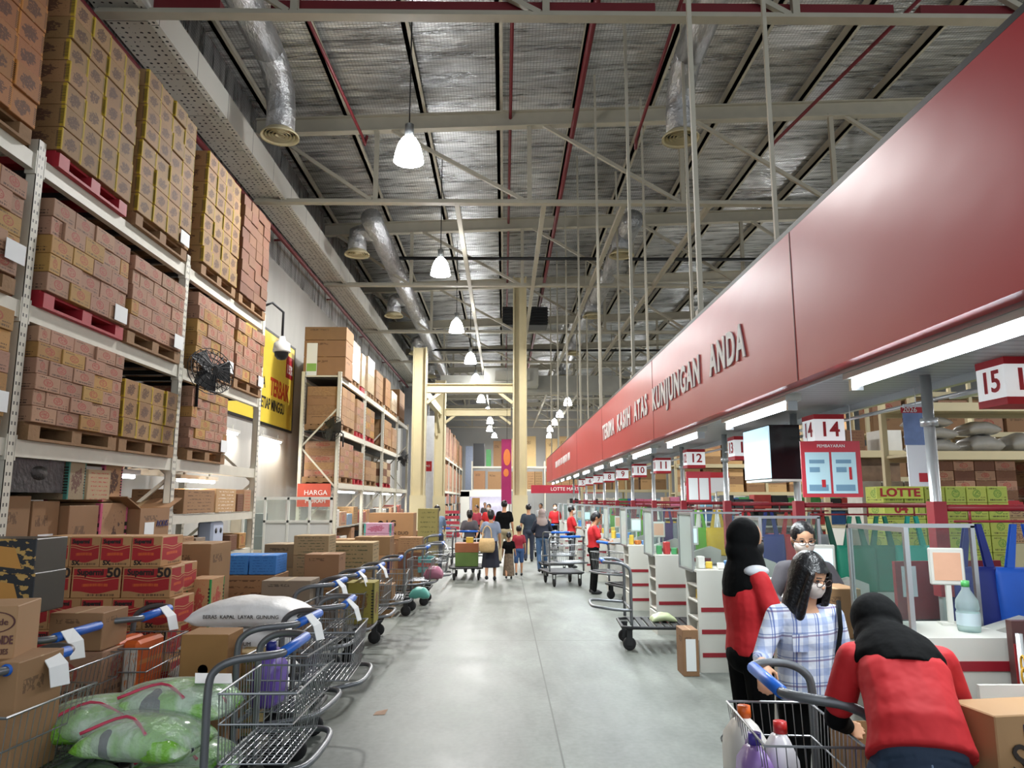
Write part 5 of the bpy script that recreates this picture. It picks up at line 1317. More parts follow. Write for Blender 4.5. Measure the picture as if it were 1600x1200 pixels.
# ================================================================== SHOP FLOOR BEHIND THE TILLS
GR = nmat('shop_kraft', '#b39268', .7, var=.15)
def shelf_unit(name, x0, x1, y, levels, lb, depth=.9, h=4.4):
    t = thing(name, lb, 'rack', ((x0+x1)/2, y, 0), 0, 'shop racks behind the tills'); hw = (x1-x0)/2
    nb = max(1, round((x1-x0)/2.6))
    for k in range(nb + 1):
        xx = -hw + k*2*hw/nb; obj('post', MB().box(xx - .04, xx + .04, 0, .08, 0, h), CREAM, t); obj('post', MB().box(xx - .04, xx + .04, depth - .08, depth, 0, h), CREAM, t)
    for z in levels: obj('beam', MB().box(-hw, hw, -.02, .04, z - .12, z), CREAM, t); obj('beam', MB().box(-hw, hw, depth - .04, depth + .02, z - .12, z), CREAM, t); obj('deck', MB().box(-hw, hw, .04, depth - .04, z - .06, z - .02), CREAM, t)
    return t
shelf_unit('pallet_rack', 5.75, 13.8, 10.2, (1.6, 2.42, 3.1), 'cream pallet rack behind the nearest tills at the right picture edge', h=4.2)
GS = 'stock on the shop racks'
# sacks and pallet load on it
for i, (x, z, L, H_) in enumerate(((6.25, 2.42, .6, .2), (6.25, 2.62, .58, .18), (6.2, 2.8, .55, .16), (6.95, 2.42, .5, .26), (6.93, 2.68, .48, .2), (7.6, 2.42, .6, .3))):
    sack(x, 10.7, z + .0, L, .5, H_, 'wrapped pale sack on the shop rack at the right edge, %s from left' % ORD[i], 0, None, nmat('sack_grey', '#a9a6a0', .3, var=.3, scale=9), 'wrapped_sack', 'wrapped sacks on the shop rack')
def small_wall(x0, x1, y, z0, rows, cols, h, mts, desc, dy=.4, group=GS, nm='shop_carton'):
    gap = .1 if nm == 'rack_carton' else .01
    w_ = (x1 - x0)/cols
    for r in range(rows):
        for c in range(cols):
            carton(x0 + w_*(c+.5), y + dy/2, z0 + h*r, w_ - gap, dy, h - .003, mts[(r*7 + c*3) % len(mts)], '%s, %s row up, %s from left' % (desc, ORD[r], ORD[c]), nm, group, 0, 'carton', .004)
pallet('pallet', 5.95, 7.2, 10.25, 11.05, 1.6, REDWOOD, 'red pallet under pinkish cartons on the shop rack', 'pallets on the floor')
small_wall(5.98, 7.15, 10.25, 1.745, 4, 4, .135, [PINKY, REDBR], 'pinkish carton on the red shop pallet')
small_wall(7.35, 8.3, 10.25, 1.6, 4, 3, .17, [KRAFT, PINKY], 'kraft carton beside the red shop pallet')
PB = carton_mat('carton_pale_logo', '#bd9a74', 'logo', '#6a3a44')
small_wall(4.95, 8.4, 9.2, 1.22, 3, 11, .155, [PB], 'pale noodle carton in the row behind the blue bags')
GRNY = carton_mat('carton_lime_print', '#b9c25a', 'logo', '#4f8a34')
tag(obj('display_table', MB().box(4.95, 8.4, 9.2, 9.6, 0, 1.217), CREAM), 'cream display base behind the nearest tills', 'display')
# green and yellow stack with LOTTE 04
small_wall(4.2, 5.6, 8.2, 1.0, 5, 6, .18, [GRNY], 'lime printed pack in the stack lettered LOTTE')
tag(obj('display_table', MB().box(4.2, 5.6, 8.2, 8.6, 0, .997), WHITE), 'white display base under the lime packs', 'display')
t = thing('stack_sign', 'red letters LOTTE 04 on the lime pack stack', 'sign', (4.38, 8.18, 1.64))
t.scale = (.62, 1, .62)
obj('card', MB().box(-.42, .42, -.006, .006, .2, .4).box(-.3, .3, -.006, .006, -.1, .12), nmat('card_lime', '#d5dc5a', .5, var=.2), t)
text('LOTTE', .2, INKR, t, (0, -.01, .3), 0, xs=1.2, bold=.006); text('04', .2, INKR, t, (0, -.01, .01), 0, xs=1.2, bold=.006)
# white appliance boxes, picture cartons
def zbox(px0, px1, pt, pb, Y, dy, mt, lb, nm='shop_carton', z0=None): return gbox(px0, px1, pt, pb, Y, dy, mt, lb, nm, 0, z0, 'carton', GS)
FOOD = nmat('photo_print', '#6f5a48', .5, var=.9, scale=5)
shelf_unit('pallet_rack', 5.6, 8.2, 12.8, (1.3, 2.05, 2.6), 'cream rack behind the second till, stacked with picture cartons', h=3.2)
zbox(1345, 1405, 716, 748, 12.9, .5, FOOD, 'carton with brown food picture behind the notice board', z0=2.052)
zbox(1375, 1408, 672, 702, 12.9, .5, nmat('white_box', '#cfcfc9', .5), 'white carton with black figures high behind the tills', z0=2.602)
zbox(1322, 1350, 672, 702, 12.9, .5, REDBR, 'brown carton high behind the notice board', z0=2.602)
zbox(1412, 1440, 672, 700, 12.9, .5, KRAFT, 'kraft carton high beside the white one behind the tills', z0=2.602)
for k in range(3):
    zbox(1345 + k*34, 1377 + k*34, 752, 780, 11.5, .5, nmat('white_box2', '#c9c6bb', .5, var=.3, scale=7), 'white fan carton behind the tills, %s from left' % ORD[k], z0=1.3)
tag(obj('display_table', MB().box(5.3, 7.2, 11.45, 12.2, 0, 1.297), WHITE), 'white display base under the fan cartons', 'display')
shelf_unit('pallet_rack', 5.6, 11.5, 24, (2.0, 2.9, 3.8), 'cream rack far behind the middle tills, full of pale cartons', h=4.7)
for lv, z in enumerate((2.0, 2.9, 3.8)):
    small_wall(5.75, 11.35, 24.05, z, 3, 8, .25, [carton_mat('carton_pale2', '#c09a6a', 'plain', '#7a5a3a'), KRAFT], 'pale carton on the %s level of the far middle rack' % ('low', 'mid', 'high')[lv], .7, 'cartons on the far middle rack', 'rack_carton')
shelf_unit('pallet_rack', 3.5, 7.4, 33, (2.2, 3.4), 'cream rack far behind the far tills', h=4.9)
for lv, z in enumerate((2.2, 3.4)):
    small_wall(3.6, 7.3, 33.05, z, 2, 6, .45, [MATS['carton_pale2'], KRAFT], 'carton on the %s level of the rack behind the far tills' % ('low', 'high')[lv], .7, 'cartons on the far middle rack', 'rack_carton')
shelf_unit('pallet_rack', 9.0, 22, 18, (2.3, 3.4, 4.4), 'cream rack deep in the shop right of the middle rack', h=5.2)
for lv, z in enumerate((2.3, 3.4)):
    small_wall(9.1, 14.1, 18.05, z, 2, 6, .4, [KRAFT, PINKY], 'carton on the %s level of the deep shop rack' % ('low', 'high')[lv], .7, 'cartons on the deep shop rack', 'rack_carton')
# gondolas with coloured goods
gc = [nmat('gd_%d' % i, h, .5, var=.35, scale=9) for i, h in enumerate(('#b8403c', '#d8d4c8', '#3a6aa8', '#d8b03a', '#4a9a5a', '#c8a080', '#2a2c30', '#d87a9a', '#e4e4e0', '#7ab0c8'))]
rnd = random.Random(3); gi = 0
for gy, gx0, gx1 in ((14.5, 4.2, 8.2), (17.5, 4.6, 8.6), (21, 4.4, 9.0), (28, 4.2, 9.0), (37, 3.2, 8.0)):
    t = thing('shop_gondola', 'white shop gondola with coloured goods, %s row behind the tills' % ORD[gi], 'shelf', ((gx0+gx1)/2, gy, 0), 0, 'gondolas behind the tills'); hw = (gx1-gx0)/2
    obj('frame', MB().box(-hw, hw, .4, .44, 0, 1.75).box(-hw, -hw + .03, 0, .4, 0, 1.5).box(hw - .03, hw, 0, .4, 0, 1.5), WHITE, t)
    for z in (.9, 1.25, 1.58): obj('shelf', MB().box(-hw + .03, hw - .03, 0, .4, z - .03, z), WHITE, t)
    for li, z in enumerate((.9, 1.25, 1.58)):
        x = gx0 + .1; q = 0
        while x < gx1 - .35 and q < 12:
            w_ = rnd.uniform(.2, .4)
            carton(x + w_/2, gy + .18, z, w_ - .02, .3, rnd.uniform(.18, .28), gc[rnd.randrange(10)], 'goods on the %s shelf of the %s gondola, %s from left' % (('low', 'mid', 'high')[li], ORD[gi], ORD[q]), 'display_pack', 'goods on the gondolas', 0, 'pack')
            x += w_; q += 1
    gi += 1
for k in range(4):
    t = thing('promotion_sign', 'white and red price sign on a stand, %s behind the middle tills' % ORD[k], 'sign', (3.9 + k*.5, 13.6 + k*2.6, 0), 0, 'price signs behind the tills')
    obj('stand', MB().tube([(0, 0, 0), (0, 0, 1.9)], .015, 6), CHROME, t)
    obj('card', MB().box(-.25, .25, -.01, .01, 1.9, 2.25), WHP, t); obj('red_band', MB().box(-.25, .25, -.013, -.01, 2.15, 2.25), INKR, t)

# ================================================================== PEOPLE
def remeshed(name, mb, mt, voxel, sm=4, parent=None):
    me = mb.mesh(name, mt); o = bpy.data.objects.new(name, me); COL.objects.link(o)
    r = o.modifiers.new('r', 'REMESH'); r.mode = 'VOXEL'; r.voxel_size = voxel; r.use_smooth_shade = True
    s = o.modifiers.new('s', 'SMOOTH'); s.factor = .5; s.iterations = sm
    bpy.context.view_layer.update()
    m2 = bpy.data.meshes.new_from_object(o.evaluated_get(bpy.context.evaluated_depsgraph_get()))
    bpy.data.objects.remove(o); bpy.data.meshes.remove(me)
    m2.name = name; m2.materials.clear()
    for q in (mt if isinstance(mt, (list, tuple)) else [mt]): m2.materials.append(q)
    for p in m2.polygons: p.material_index = 0
    o = bpy.data.objects.new(name, m2); COL.objects.link(o); o.parent = parent
    return o
def ering(c, ax, ay, rx, ry, n=14, pw=1.0):
    return [c + ax*(rx*math.copysign(abs(math.cos(t))**pw, math.cos(t))) + ay*(ry*math.copysign(abs(math.sin(t))**pw, math.sin(t))) for t in (2*PI*k/n for k in range(n))]
def limb(mb, pts, rads, n=10):
    pts = [Vector(p) for p in pts]
    mb.tube(pts, rads, n)
    for p, r in zip(pts, rads): mb.ell(p, r*.98, r*.98, r*.98, 10, 7)
def trunk(mb, J, lat, rows, infl=0.0):
    """rows: (t along pelvis-waist-chest-neck, rx, ry)"""
    path = [J['pelvis'], J['waist'], J['chest'], J['neck']]
    rings = []
    for t, rx, ry in rows:
        i = min(int(t), 2); f = t - i; c = path[i].lerp(path[i+1], f)
        d = (path[min(i+2, 3)] - path[max(i-1 if f < .5 else i, 0)]).normalized()
        la = (lat[0].lerp(lat[1], min(t/2, 1))).normalized(); la = (la - d*la.dot(d)).normalized(); fw = d.cross(la)*-1
        rings.append(ering(c, la, fw, rx + infl, ry + infl, 18, .85))
    mb.loft(rings)
def hand(mb, w_, d, nrm, side, curl=.5, s=1.0):
    """w_: wrist point, d: direction to fingers, nrm: palm normal, side: +1 thumb along d x nrm"""
    d = d.normalized(); nrm = (nrm - d*nrm.dot(d)).normalized(); t = d.cross(nrm).normalized()*side
    rings = [ering(w_ + d*(a*s), t, nrm, rx*s, ry*s, 10, .8) for a, rx, ry in ((-.01, .026, .02), (.02, .033, .018), (.06, .04, .016), (.085, .04, .014))]
    mb.loft(rings)
    for k, L in enumerate((.07, .078, .073, .058)):
        b = w_ + d*(.082*s) + t*((.029 - .0195*k)*s); pts = [b]; dd = d.copy(); p = b
        for j, f in enumerate((.45, .32, .23)):
            a = curl*(.7 + .15*k)*(1.0 if j else .8); dd = (dd*math.cos(a) + nrm*math.sin(a)).normalized(); n2 = (nrm*math.cos(a) - dd*math.sin(a)); p = p + dd*(L*f*s); pts.append(p)
        limb(mb, pts, [.0095*s, .009*s, .0082*s, .007*s], 8)
    b = w_ + d*(.022*s) + t*(.03*s); e1 = b + (d*.5 + t*.8 + nrm*.25).normalized()*(.038*s); e2 = e1 + (d*.9 + t*.15 + nrm*(.3 + curl*.5)).normalized()*(.032*s)
    limb(mb, [b, e1, e2], [.0125*s, .0105*s, .0085*s], 8)

DEF = dict(pelvis=(0,0,.88), waist=(0,.0,1.0), chest=(0,-.005,1.2), neck=(0,0,1.345), head=(0,.02,1.49),
    rs=(.15,0,1.285), ls=(-.15,0,1.285), re=(.205,-.03,1.05), le=(-.205,-.03,1.05), rw=(.22,.06,.83), lw=(-.22,.06,.83),
    rh=(.085,0,.86), lh=(-.085,0,.86), rk=(.09,.01,.47), lk=(-.09,.01,.47), ra=(.09,-.03,.07), la=(-.09,-.03,.07))
def person(lb, x, y, H, face, pose=None, vox=.012, skin=SKIN, top=None, topm=None, sleeve=.5, bottom='trousers', botm=None, shoes=DARKM, hair=None, hairm=BLACK,
           hijab=None, mask=None, curl=.5, yaw=0, pitch=0, fat=1.0, glasses=False, top_z=None, hem=.0, handn=None, child=False):
    """face: world direction the body looks (radians, 0 = +y away from camera)"""
    s = H / 1.6
    J = {k: Vector(v) for k, v in DEF.items()}
    for k, v in (pose or {}).items(): J[k] = Vector(v)
    if child:
        J['head'] = J['neck'] + (J['head'] - J['neck'])*1.12
    t = thing('person', lb, 'person', (x, y, 0), face)
    t.scale = (s, s, s)
    lat = ((J['rh'] - J['lh']).normalized(), (J['rs'] - J['ls']).normalized())
    # body -----------------------------------------------------------
    b = MB()
    trunk(b, J, lat, [(-.35 if False else 0, .12, .085), (.25, .13, .09), (1, .105*fat, .075*fat), (1.6, .125, .09), (2, .135, .09), (2.5, .12, .075), (2.8, .07, .055), (3, .05, .05)])
    hd = J['head']; Rh = Matrix.Rotation(yaw, 3, 'Z') @ Matrix.Rotation(pitch, 3, 'X')
    hs = 1.14 if child else 1.0
    def hp(p): return hd + Rh @ (Vector(p)*hs)
    limb(b, [J['neck'] - Vector((0,0,.03)), hd + Vector((0,-.015,-.05))], [.052, .05])
    b.ell(hp((0,-.008,.02)), .075*hs, .092*hs, .098*hs, 20, 14, Rh); b.ell(hp((0,.022,-.045)), .056*hs, .062*hs, .062*hs, 16, 10, Rh)
    b.ell(hp((0,.045,-.082)), .03*hs, .026*hs, .022*hs, 10, 8, Rh)
    b.tube([hp((0,.075,.02)), hp((0,.098,-.022)), hp((0,.085,-.03))], [.009*hs, .015*hs, .012*hs], 8)
    b.ell(hp((0,.082,-.056)), .022*hs, .009*hs, .009*hs, 10, 6, Rh)
    for q in (-1, 1): b.ell(hp((q*.076,-.012,.0)), .011*hs, .02*hs, .03*hs, 8, 8, Rh)
    hn = handn or {}
    for a, q in (('r', 1), ('l', -1)):
        S_, E_, W_ = J[a+'s'], J[a+'e'], J[a+'w']
        limb(b, [S_, S_.lerp(E_, .5), E_, E_.lerp(W_, .4), W_], [.048, .043, .036, .034, .024])
        d = hn.get(a + 'd', (W_ - E_).normalized()); nn_ = Vector(hn.get(a + 'n', (-q, 0, 0)))
        hand(b, W_, Vector(d), nn_, q if not hn.get(a + 's') else hn[a + 's'], hn.get(a + 'c', curl))
        hh, kk, aa = J[a+'h'], J[a+'k'], J[a+'a']
        limb(b, [hh, hh.lerp(kk, .5), kk, kk.lerp(aa, .35), aa], [.078, .064, .047, .044, .03])
        b.ell(aa + Vector((0, .06, -.035)), .038, .1, .032, 12, 8)
    obj_b = remeshed('body', b, skin, vox, 3, t)
    # trousers / skirt ----------------------------------------------
    if bottom:
        b = MB(); g = .014
        if bottom in ('trousers', 'shorts'):
            trunk(b, J, lat, [(0, .135, .1), (.3, .138, .1), (.75, .125, .088), (.95, .115, .08)], g*.6)
            b.ell(J['pelvis'] - Vector((0, .03, .03)), .13, .1, .1)
            for a in 'rl':
                hh, kk, aa = J[a+'h'], J[a+'k'], J[a+'a']
                if bottom == 'shorts': limb(b, [hh, hh.lerp(kk, .5), hh.lerp(kk, .98)], [.095, .085, .08])
                else: limb(b, [hh, hh.lerp(kk, .5), kk, kk.lerp(aa, .4), kk.lerp(aa, .96)], [.093, .078, .062, .06, .055])
        else:
            z1 = .3 if bottom == 'skirt' else .12
            p0 = J['waist']; rings = [ering(p0, lat[0], Vector((0,1,0)), .125, .09, 18), ering(J['pelvis'], lat[0], Vector((0,1,0)), .155, .12, 18)]
            for f in (.35, .7, 1): 
                c = J['pelvis'].lerp(Vector(((J['rk'].x+J['lk'].x)/2, (J['rk'].y+J['lk'].y)/2, z1)), f)
                rings.append([p + Vector((0, 0, 0)) + (p - c)*(.08*math.sin(k*2.2)*f) for k, p in enumerate(ering(c, lat[0], Vector((0,1,0)), .16 + .05*f, .125 + .06*f, 18))])
            b.loft(rings)
        remeshed(bottom if bottom != 'longskirt' else 'skirt', b, botm or DARKM, vox*1.05, 3, t)
    # top ------------------------------------------------------------
    if topm:
        b = MB()
        trunk(b, J, lat, [(.1 + hem, .145*fat, .108*fat), (.6, .135*fat, .1*fat), (1, .127*fat, .096*fat), (1.6, .142, .105), (2, .148, .106), (2.45, .135, .09), (2.75, .085, .067)], .012)
        for a in 'rl':
            S_, E_, W_ = J[a+'s'], J[a+'e'], J[a+'w']
            limb(b, [S_.lerp(J['neck'], .35) - Vector((0,0,.012)), S_], [.056, .056])
            if sleeve <= .5: limb(b, [S_, S_.lerp(E_, sleeve*1.5)], [.056, .06], 14)
            else:
                limb(b, [S_, S_.lerp(E_, .5), E_, E_.lerp(W_, (sleeve-.5)*2)], [.056, .055, .049, .042], 14)
        remeshed('shirt', b, topm, vox*1.05, 5, t)
    # feet -----------------------------------------------------------
    for a in 'rl':
        b = MB().ell(J[a+'a'] + Vector((0, .06, -.035)), .044, .115, .036, 16, 10).ell(J[a+'a'] + Vector((0, -.02, -.02)), .042, .05, .05, 12, 8)
        remeshed('shoe', b, shoes, max(vox, .01), 2, t)
    # head dress -----------------------------------------------------
    if hijab:
        b = MB()
        b.ell(hp((0,-.03,.022)), .096, .098, .112, 22, 14, Rh)
        b.ell(hp((0,-.03,-.06)), .096, .095, .09, 18, 10, Rh)
        nk = J['neck']; ch = J['chest']
        lt = lat[1]; up = (nk - ch).normalized(); fw = up.cross(lt)*-1
        rings = [ering(hp((0,-.022,-.05)), lt, fw, .097, .097, 18), ering(nk.lerp(hd, .25), lt, fw, .108, .104, 18), ering(nk - up*.03, lt, fw, .148, .116, 18), ering(nk - up*.10, lt, fw, .165, .125, 18), ering(nk - up*.17, lt, fw, .13, .13, 18)]
        b.loft(rings)
        if hijab == 'long':
            b.loft([ering(nk - up*.05 - fw*.03, lt, fw, .12, .1, 16), ering(nk - up*.2 - fw*.09, lt, fw, .10, .08, 16), ering(nk - up*.33 - fw*.115, lt, fw, .03, .035, 16)])
        cut = remeshed('hijab', b, hairm, max(vox*.9, .007), 6, t)
        fc = hp((0, .11, -.012)); 
        bm = bmesh.new(); bm.from_mesh(cut.data)
        kill = []
        for f in bm.faces:
            c = Rh.transposed() @ (f.calc_center_median() - hd)
            if c.y > .035 and (c.x/.058)**2 + ((c.z + .012)/.078)**2 < 1: kill.append(f)
        bmesh.ops.delete(bm, geom=kill, context='FACES'); bm.to_mesh(cut.data); bm.free()
    elif hair:
        b = MB()
        b.ell(hp((0,-.02,.034)), .086*hs, .096*hs, .098*hs, 20, 14, Rh)
        if hair in ('long', 'bun', 'mid'):
            b.ell(hp((0,-.05,-.02)), .075*hs, .07*hs, .09*hs, 16, 10, Rh)
        if hair == 'long':
            ax = Rh @ Vector((1,0,0)); ay = Rh @ Vector((0,1,0))
            b.loft([ering(hp((0, yy, zz)) , ax, ay, rx, ry, 24) for zz, yy, rx, ry in ((.1, -.01, .05, .06), (.06, -.005, .088, .095), (.0, -.01, .096, .098), (-.08, -.005, .104, .09), (-.16, .0, .112, .088), (-.24, .01, .115, .085), (-.31, .02, .105, .075), (-.35, .03, .08, .05))])
            for q in (-1, 1): b.tube([hp((q*.07,.06,.05)), hp((q*.085,.07,-.05)), hp((q*.085,.075,-.16)), hp((q*.075,.085,-.3))], [.015, .022, .028, .012], 10)
        if hair == 'bun': b.ell(hp((0,-.1,.0)), .04, .035, .045)
        if hair == 'pony': b.tube([hp((0,-.09,.05)), hp((0,-.13,-.02)), hp((0,-.12,-.13))], [.025, .028, .012], 8)
        ho = remeshed('hair', b, hairm, max(vox*.85, .006), 8, t)
        bm = bmesh.new(); bm.from_mesh(ho.data); kill = []
        for f in bm.faces:
            c = Rh.transposed() @ (f.calc_center_median() - hd) / hs
            if c.y > .02 and abs(c.x) < .056 and (-.12 if hair != 'long' else -.40) < c.z < .058: kill.append(f)
        bmesh.ops.delete(bm, geom=kill, context='FACES'); bm.to_mesh(ho.data); bm.free()
    for q in (-1, 1):
        e = MB().ell(hp((q*.03, .079, .012)), .012*hs, .006*hs, .006*hs, 10, 8, Rh); obj('eye', e, BLACK, t)
        obj('eyebrow', MB().tube([hp((q*.016,.086,.03)), hp((q*.032,.085,.034)), hp((q*.046,.076,.03))], .003, 5), BLACK, t)
    if mask:
        b = MB(); rings = []
        for z, w_, yy in ((.004, .03, .1), (-.015, .062, .096), (-.045, .064, .1), (-.075, .052, .094), (-.098, .028, .07)):
            ring = []
            for k in range(13):
                a = -PI/2 + PI*k/12; ring.append(hp((math.sin(a)*w_*1.08, .015 + math.cos(a)*(yy - .01), z)))
            rings.append(ring)
        vs = [p for r_ in rings for p in r_]; fs = []
        for i in range(len(rings)-1):
            for k in range(12): fs.append((i*13+k, i*13+k+1, (i+1)*13+k+1, (i+1)*13+k))
        b.add(vs, fs, True)
        mo = obj('face_mask', b, mask, t); so = mo.modifiers.new('t', 'SOLIDIFY'); so.thickness = .003
    if glasses:
        g = MB()
        for q in (-1, 1):
            g.tube([hp((q*.033 + .025*math.cos(a), .101 - abs(.0), .008 + .019*math.sin(a))) for a in (2*PI*k/18 for k in range(18))], .0022, 6, closed=True)
            g.tube([hp((q*.058, .1, .012)), hp((q*.08, .03, .012)), hp((q*.08, -.01, .008))], .002, 5)
        g.tube([hp((-.009, .102, .01)), hp((.009, .102, .01))], .002, 5)
        obj('glasses', g, nmat('glasses_brown', '#3a2622', .3), t)
    return t, J, hp

REDSHIRT = nmat('shirt_red', '#c01d24', .75, var=.12, scale=6, bump=.9, bscale=5)
BLKC = nmat('black_cloth', '#08090a', .9, var=.4, scale=8, bump=.4, bscale=9, spec=.15)
JEANS = nmat('jeans', '#27384e', .8, var=.2, scale=9, bump=.3)
GREYC = nmat('grey_cloth', '#4a474c', .8, var=.2)
HAIRB = nmat('hair_black', '#0c0c0f', .35, var=.3, scale=25, bump=.6, bscale=60)
MASKW = mat('mask_white', '#dcd3cb', .7)
MASKB = mat('mask_black', '#0e0f12', .6)
PLAID = mat('plaid_shirt', '#c9cfdb', .8); n = NT(PLAID); x, y, z = n.xyz('Object')
a_ = (x * 9.0 + z * .6).fract(); b_ = (z * 8.0 + x * .5).fract(); y_ = (y * 9.0).fract()
c = n.mix(a_.lt(.30) * .45, '#cdd2dd', '#5f7fb8'); c = n.mix(b_.lt(.28) * .4, c, '#6c82b5')
c = n.mix(((a_ - .5).abs()).lt(.035) * .8, c, '#38539a'); c = n.mix(((a_ - .62).abs()).lt(.02) * .8, c, '#38539a'); c = n.mix(((b_ - .6).abs()).lt(.035) * .7, c, '#5a3a6a'); c = n.mix(((b_ - .72).abs()).lt(.02) * .7, c, '#33508f'); n.color(c)
n.bump(n.noise(n.tc(), 8, 3), .5, .03)

# woman in plaid: turned towards the camera, looking down right, right hand on the grip
t, J, hp = person('woman in plaid shirt with long black hair and pale mask, hand on trolley grip', 1.5, 3.78, 1.47, R(180),
    dict(rs=(.155,0,1.29), ls=(-.155,0,1.29), re=(.27,.07,1.08), rw=(.335,.27,1.09), le=(-.2,.0,1.05), lw=(-.14,.2,.98), head=(-.02,.045,1.5), neck=(0,.01,1.35)), .0075, SKIN2,
    topm=PLAID, sleeve=.78, bottom='trousers', botm=BLKC, hair='long', hairm=HAIRB, mask=MASKW, glasses=True, yaw=R(28), pitch=R(-24), fat=1.12, hem=-.28, handn=dict(rd=(.12, .6, -.55), rn=(-.1, -.6, -.5), rc=.75))
obj('bag_strap', MB().tube([J['ls'] + Vector((-.02, .03, .075)), J['ls'] + Vector((.02, .125, -.05)), J['waist'] + Vector((-.085, .14, .02)), J['pelvis'] + Vector((-.12, .12, .0))], .012, 6), BLKC, t)
obj('shirt_pocket', MB().box(.04, .12, .118, .124, 1.12, 1.21), PLAID, t)
# staff member in black hijab turned right
t, J, hp = person('staff member in red shirt and black head scarf, facing right, black mask', 1.43, 4.45, 1.62, R(-78),
    dict(re=(.2,.06,1.06), rw=(.12,.27,1.1), le=(-.2,.1,1.07), lw=(-.1,.32,1.1)), .0085, SKIN2, topm=REDSHIRT, sleeve=.5, bottom='trousers', botm=BLKC, hijab='short', hairm=BLKC, mask=MASKB, hem=-.25, pitch=R(-8))
obj('shoulder_panel', MB().ell(J['rs'] + Vector((-.035, .0, .042)), .06, .075, .035), nmat('panel_grey', '#c5c9ce', .7), t)
# bending staff member, back to the camera
def tw(p, a=R(0)): return p
t, J, hp = person('staff member bending forward with back to camera, red shirt, black head scarf, blue jeans', 1.39, 2.6, 1.56, R(-16),
    dict(pelvis=(0,-.02,.9), waist=(0,.02,1.01), chest=(-.0,.16,1.15), neck=(-.01,.28,1.245), head=(-.04,.38,1.285), rs=(.15,.235,1.2), ls=(-.16,.235,1.2), re=(.215,.28,.96), rw=(.16,.46,.86), le=(-.225,.28,.96), lw=(-.16,.48,.88)),
    .0075, SKIN2, topm=REDSHIRT, sleeve=.5, bottom='trousers', botm=JEANS, hijab='long', hairm=BLKC, fat=1.15, hem=.12, pitch=R(-45))
for a in 'rl':
    b = MB(); limb(b, [J[a+'s'].lerp(J[a+'e'], .6), J[a+'e'], J[a+'e'].lerp(J[a+'w'], .92)], [.05, .046, .034], 12)
    remeshed('undershirt_sleeve', b, BLKC, .009, 3, t)

obj('jeans_seam', MB().tube([(0, -.155, .95), (0, -.16, .86)], .003, 5), mat('seam_light', '#5d7088', .8), t)
# cashier with glasses
person('cashier with glasses, white mask and dark grey top behind the plexiglass', 2.12, 5.3, 1.58, R(172),
    dict(re=(.24,.08,1.08), rw=(.12,.28,1.03), le=(-.24,.08,1.08), lw=(-.12,.28,1.03)), .009, SKIN2, topm=GREYC, sleeve=.8, botm=BLKC, hair='mid', hairm=HAIRB, mask=MASKW, glasses=True, pitch=R(-14), fat=1.1)
WALK = dict(rk=(.09,.06,.48), ra=(.09,.1,.07), lk=(-.09,-.04,.46), la=(-.09,-.2,.11))
D = dict(vox=.016)
person('cashier in red shirt and black cap looking down at a trolley in the aisle', 1.72, 14.3, 1.52, R(-85), dict(re=(.2,.08,1.06), rw=(.14,.3,1.0), le=(-.2,.08,1.06), lw=(-.14,.3,1.0), head=(0,.06,1.48)), .014, topm=REDSHIRT, bottom='trousers', botm=BLKC, hair='mid', hairm=HAIRB, pitch=R(-30))
person('cashier in red shirt with mask standing farther down the tills', 1.78, 19.6, 1.58, R(-85), dict(re=(.2,.08,1.06), rw=(.14,.3,1.02), le=(-.2,.08,1.06), lw=(-.14,.3,1.02)), .016, topm=REDSHIRT, botm=BLKC, hair='short', hairm=HAIRB, mask=MASKW)
person('woman in dark grey shirt pushing the loaded trolley down the aisle', -.82, 18.2, 1.5, R(0), dict(re=(.21,-.1,1.06), rw=(.2,-.3,.98), le=(-.21,-.1,1.06), lw=(-.2,-.3,.98), **WALK), .016, topm=GREYC, botm=BLKC, hair='bun', hairm=HAIRB)
DENIMB = nmat('denim_blouse', '#7f8ba0', .8)
t, J, hp = person('woman in denim blouse and dark skirt with a straw tote, walking away', -.28, 16.6, 1.52, R(0), dict(le=(-.22,.0,1.08), lw=(-.2,.16,1.05), **WALK), .014, topm=DENIMB, bottom='skirt', botm=nmat('navy_skirt', '#1a1d2c', .8), hair='bun', hairm=HAIRB, skin=SKIN, fat=1.15)
bg_ = thing('straw_tote', 'woven straw tote on the arm of the woman in denim', 'bag', (-.36, 16.5, .62))
obj('body', MB().loft([[(a*w_, b*d_, z) for a, b in ((-1,-1),(0,-1.15),(1,-1),(1.05,0),(1,1),(0,1.15),(-1,1),(-1.05,0))] for w_, d_, z in ((.13,.06,0),(.16,.08,.05),(.17,.08,.2),(.14,.05,.3))]), nmat('straw', '#c7a877', .8, var=.2, scale=30), bg_, (0, -.1, 0))
obj('handle', MB().tube(smooth([(-.1, -.1, .3), (-.08, -.06, .48), (0, -.03, .56), (.08, -.06, .48), (.1, -.1, .3)]), .012, 6), MATS['straw'], bg_)
person('young man in black shirt and beige trousers walking beside the column', .02, 20.5, 1.72, R(-8), WALK, .017, topm=BLKC, bottom='trousers', botm=nmat('beige_cloth', '#a39678', .8), hair='short', hairm=HAIRB)
person('small girl in dark top and patterned long skirt holding hands', .12, 16.9, 1.0, R(0), dict(rw=(.24,.04,.9), **WALK), .014, topm=BLKC, bottom='longskirt', botm=nmat('floral', '#6b5b4a', .8, var=.9, scale=14), hair='pony', hairm=HAIRB, child=True)
person('small boy in dark red shirt and blue shorts beside the patterned skirt', .36, 17.6, 1.12, R(0), WALK, .014, topm=nmat('darkred_cloth', '#8e2030', .8), bottom='shorts', botm=nmat('short_blue', '#34507a', .8), hair='short', hairm=HAIRB, child=True)
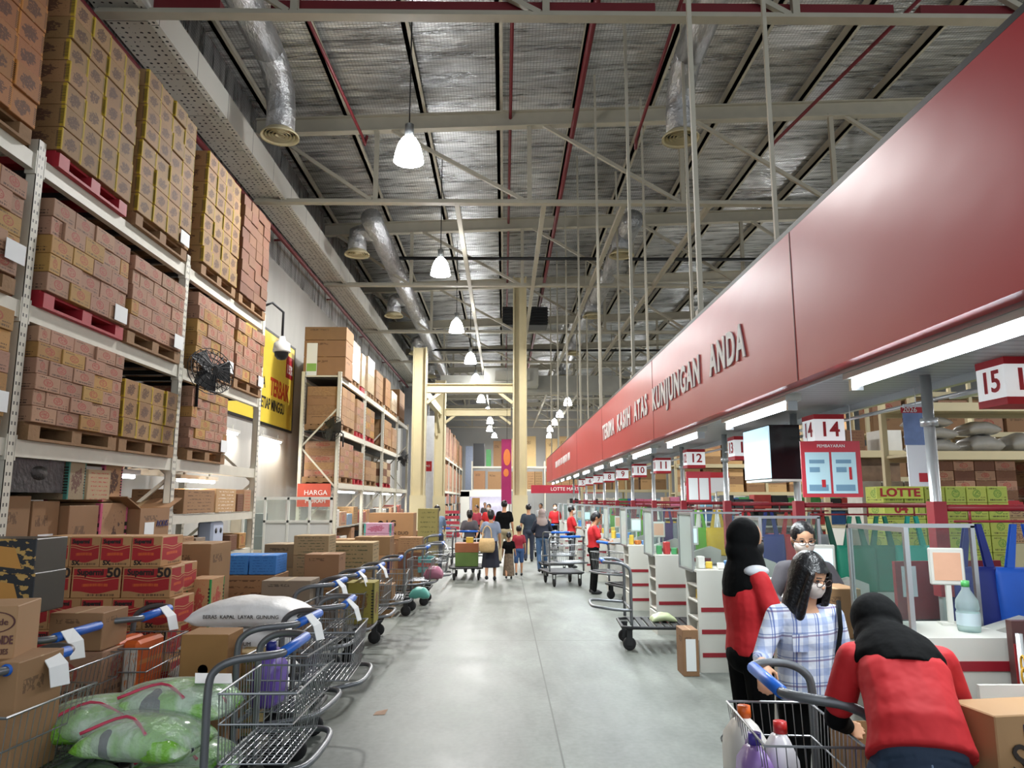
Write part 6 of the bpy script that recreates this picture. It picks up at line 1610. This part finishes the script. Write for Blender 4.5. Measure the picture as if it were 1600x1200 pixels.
person('woman in navy jumper, blue jeans and pale head scarf walking away', .94, 18.3, 1.52, R(4), dict(re=(.24,.02,1.08), rw=(.2,.18,1.0), le=(-.24,.02,1.08), lw=(-.2,.18,1.0), **WALK), .016, topm=nmat('navy_cloth', '#171c2c', .8), sleeve=.9, bottom='trousers', botm=nmat('mid_jeans', '#3c5878', .8), hijab='short', hairm=nmat('scarf_taupe', '#8a7a74', .8), fat=1.3)
person('man in dark blue clothes walking just beyond the woman in navy', .72, 21.5, 1.62, R(0), WALK, .018, topm=nmat('slate_cloth', '#26303c', .8), botm=nmat('slate_trousers', '#2a3040', .8), hair='short', hairm=HAIRB)
person('person in red shirt with face to camera beyond the young man', -.5, 25.2, 1.6, R(170), None, .02, topm=REDSHIRT, botm=BLKC, hair='short', hairm=HAIRB, mask=MASKW)
person('person in pink-red top talking beyond the two women', -.95, 26.5, 1.55, R(140), None, .02, topm=nmat('pink_cloth', '#a8384c', .8), botm=BLKC, hair='short', hairm=HAIRB)
person('person in pale blue shirt pushing a trolley at the far left', -1.7, 19.15, 1.6, R(4), dict(re=(.2,.12,1.08), rw=(.19,.33,.98), le=(-.2,.12,1.08), lw=(-.19,.33,.98)), .018, topm=nmat('paleblue_cloth', '#6f86a2', .8), botm=nmat('slate2', '#2c3648', .8), hair='short', hairm=HAIRB)
person('staff member in red vest and dark sleeves among the far tills', 1.9, 27.5, 1.6, R(180), None, .02, topm=REDSHIRT, botm=BLKC, hair='short', hairm=HAIRB, mask=MASKW)
person('person in white top among the far tills', 1.5, 30, 1.6, R(160), None, .02, topm=nmat('white_cloth', '#b9bcc0', .8), botm=BLKC, hair='short', hairm=HAIRB)
person('person in dark clothes standing at the far kiosk', -1.0, 40, 1.6, R(180), None, .022, topm=GREYC, botm=BLKC, hair='short', hairm=HAIRB)
# load on the pushed trolley
carton(-.82, 17.0, .29, .5, .5, .3, nmat('green_crate', '#5f7a3c', .6, var=.2), 'green crate low on the trolley of the woman in grey', 'crate', GC)
carton(-.82, 17.0, .593, .52, .5, .2, nmat('brown_goods', '#9a5f3c', .6, var=.2), 'brown carton above the green crate on the pushed trolley', 'carton', GC)
carton(-.76, 16.95, .796, .16, .16, .12, cols[0], 'yellow pack topmost on the pushed trolley', 'pack', GC)
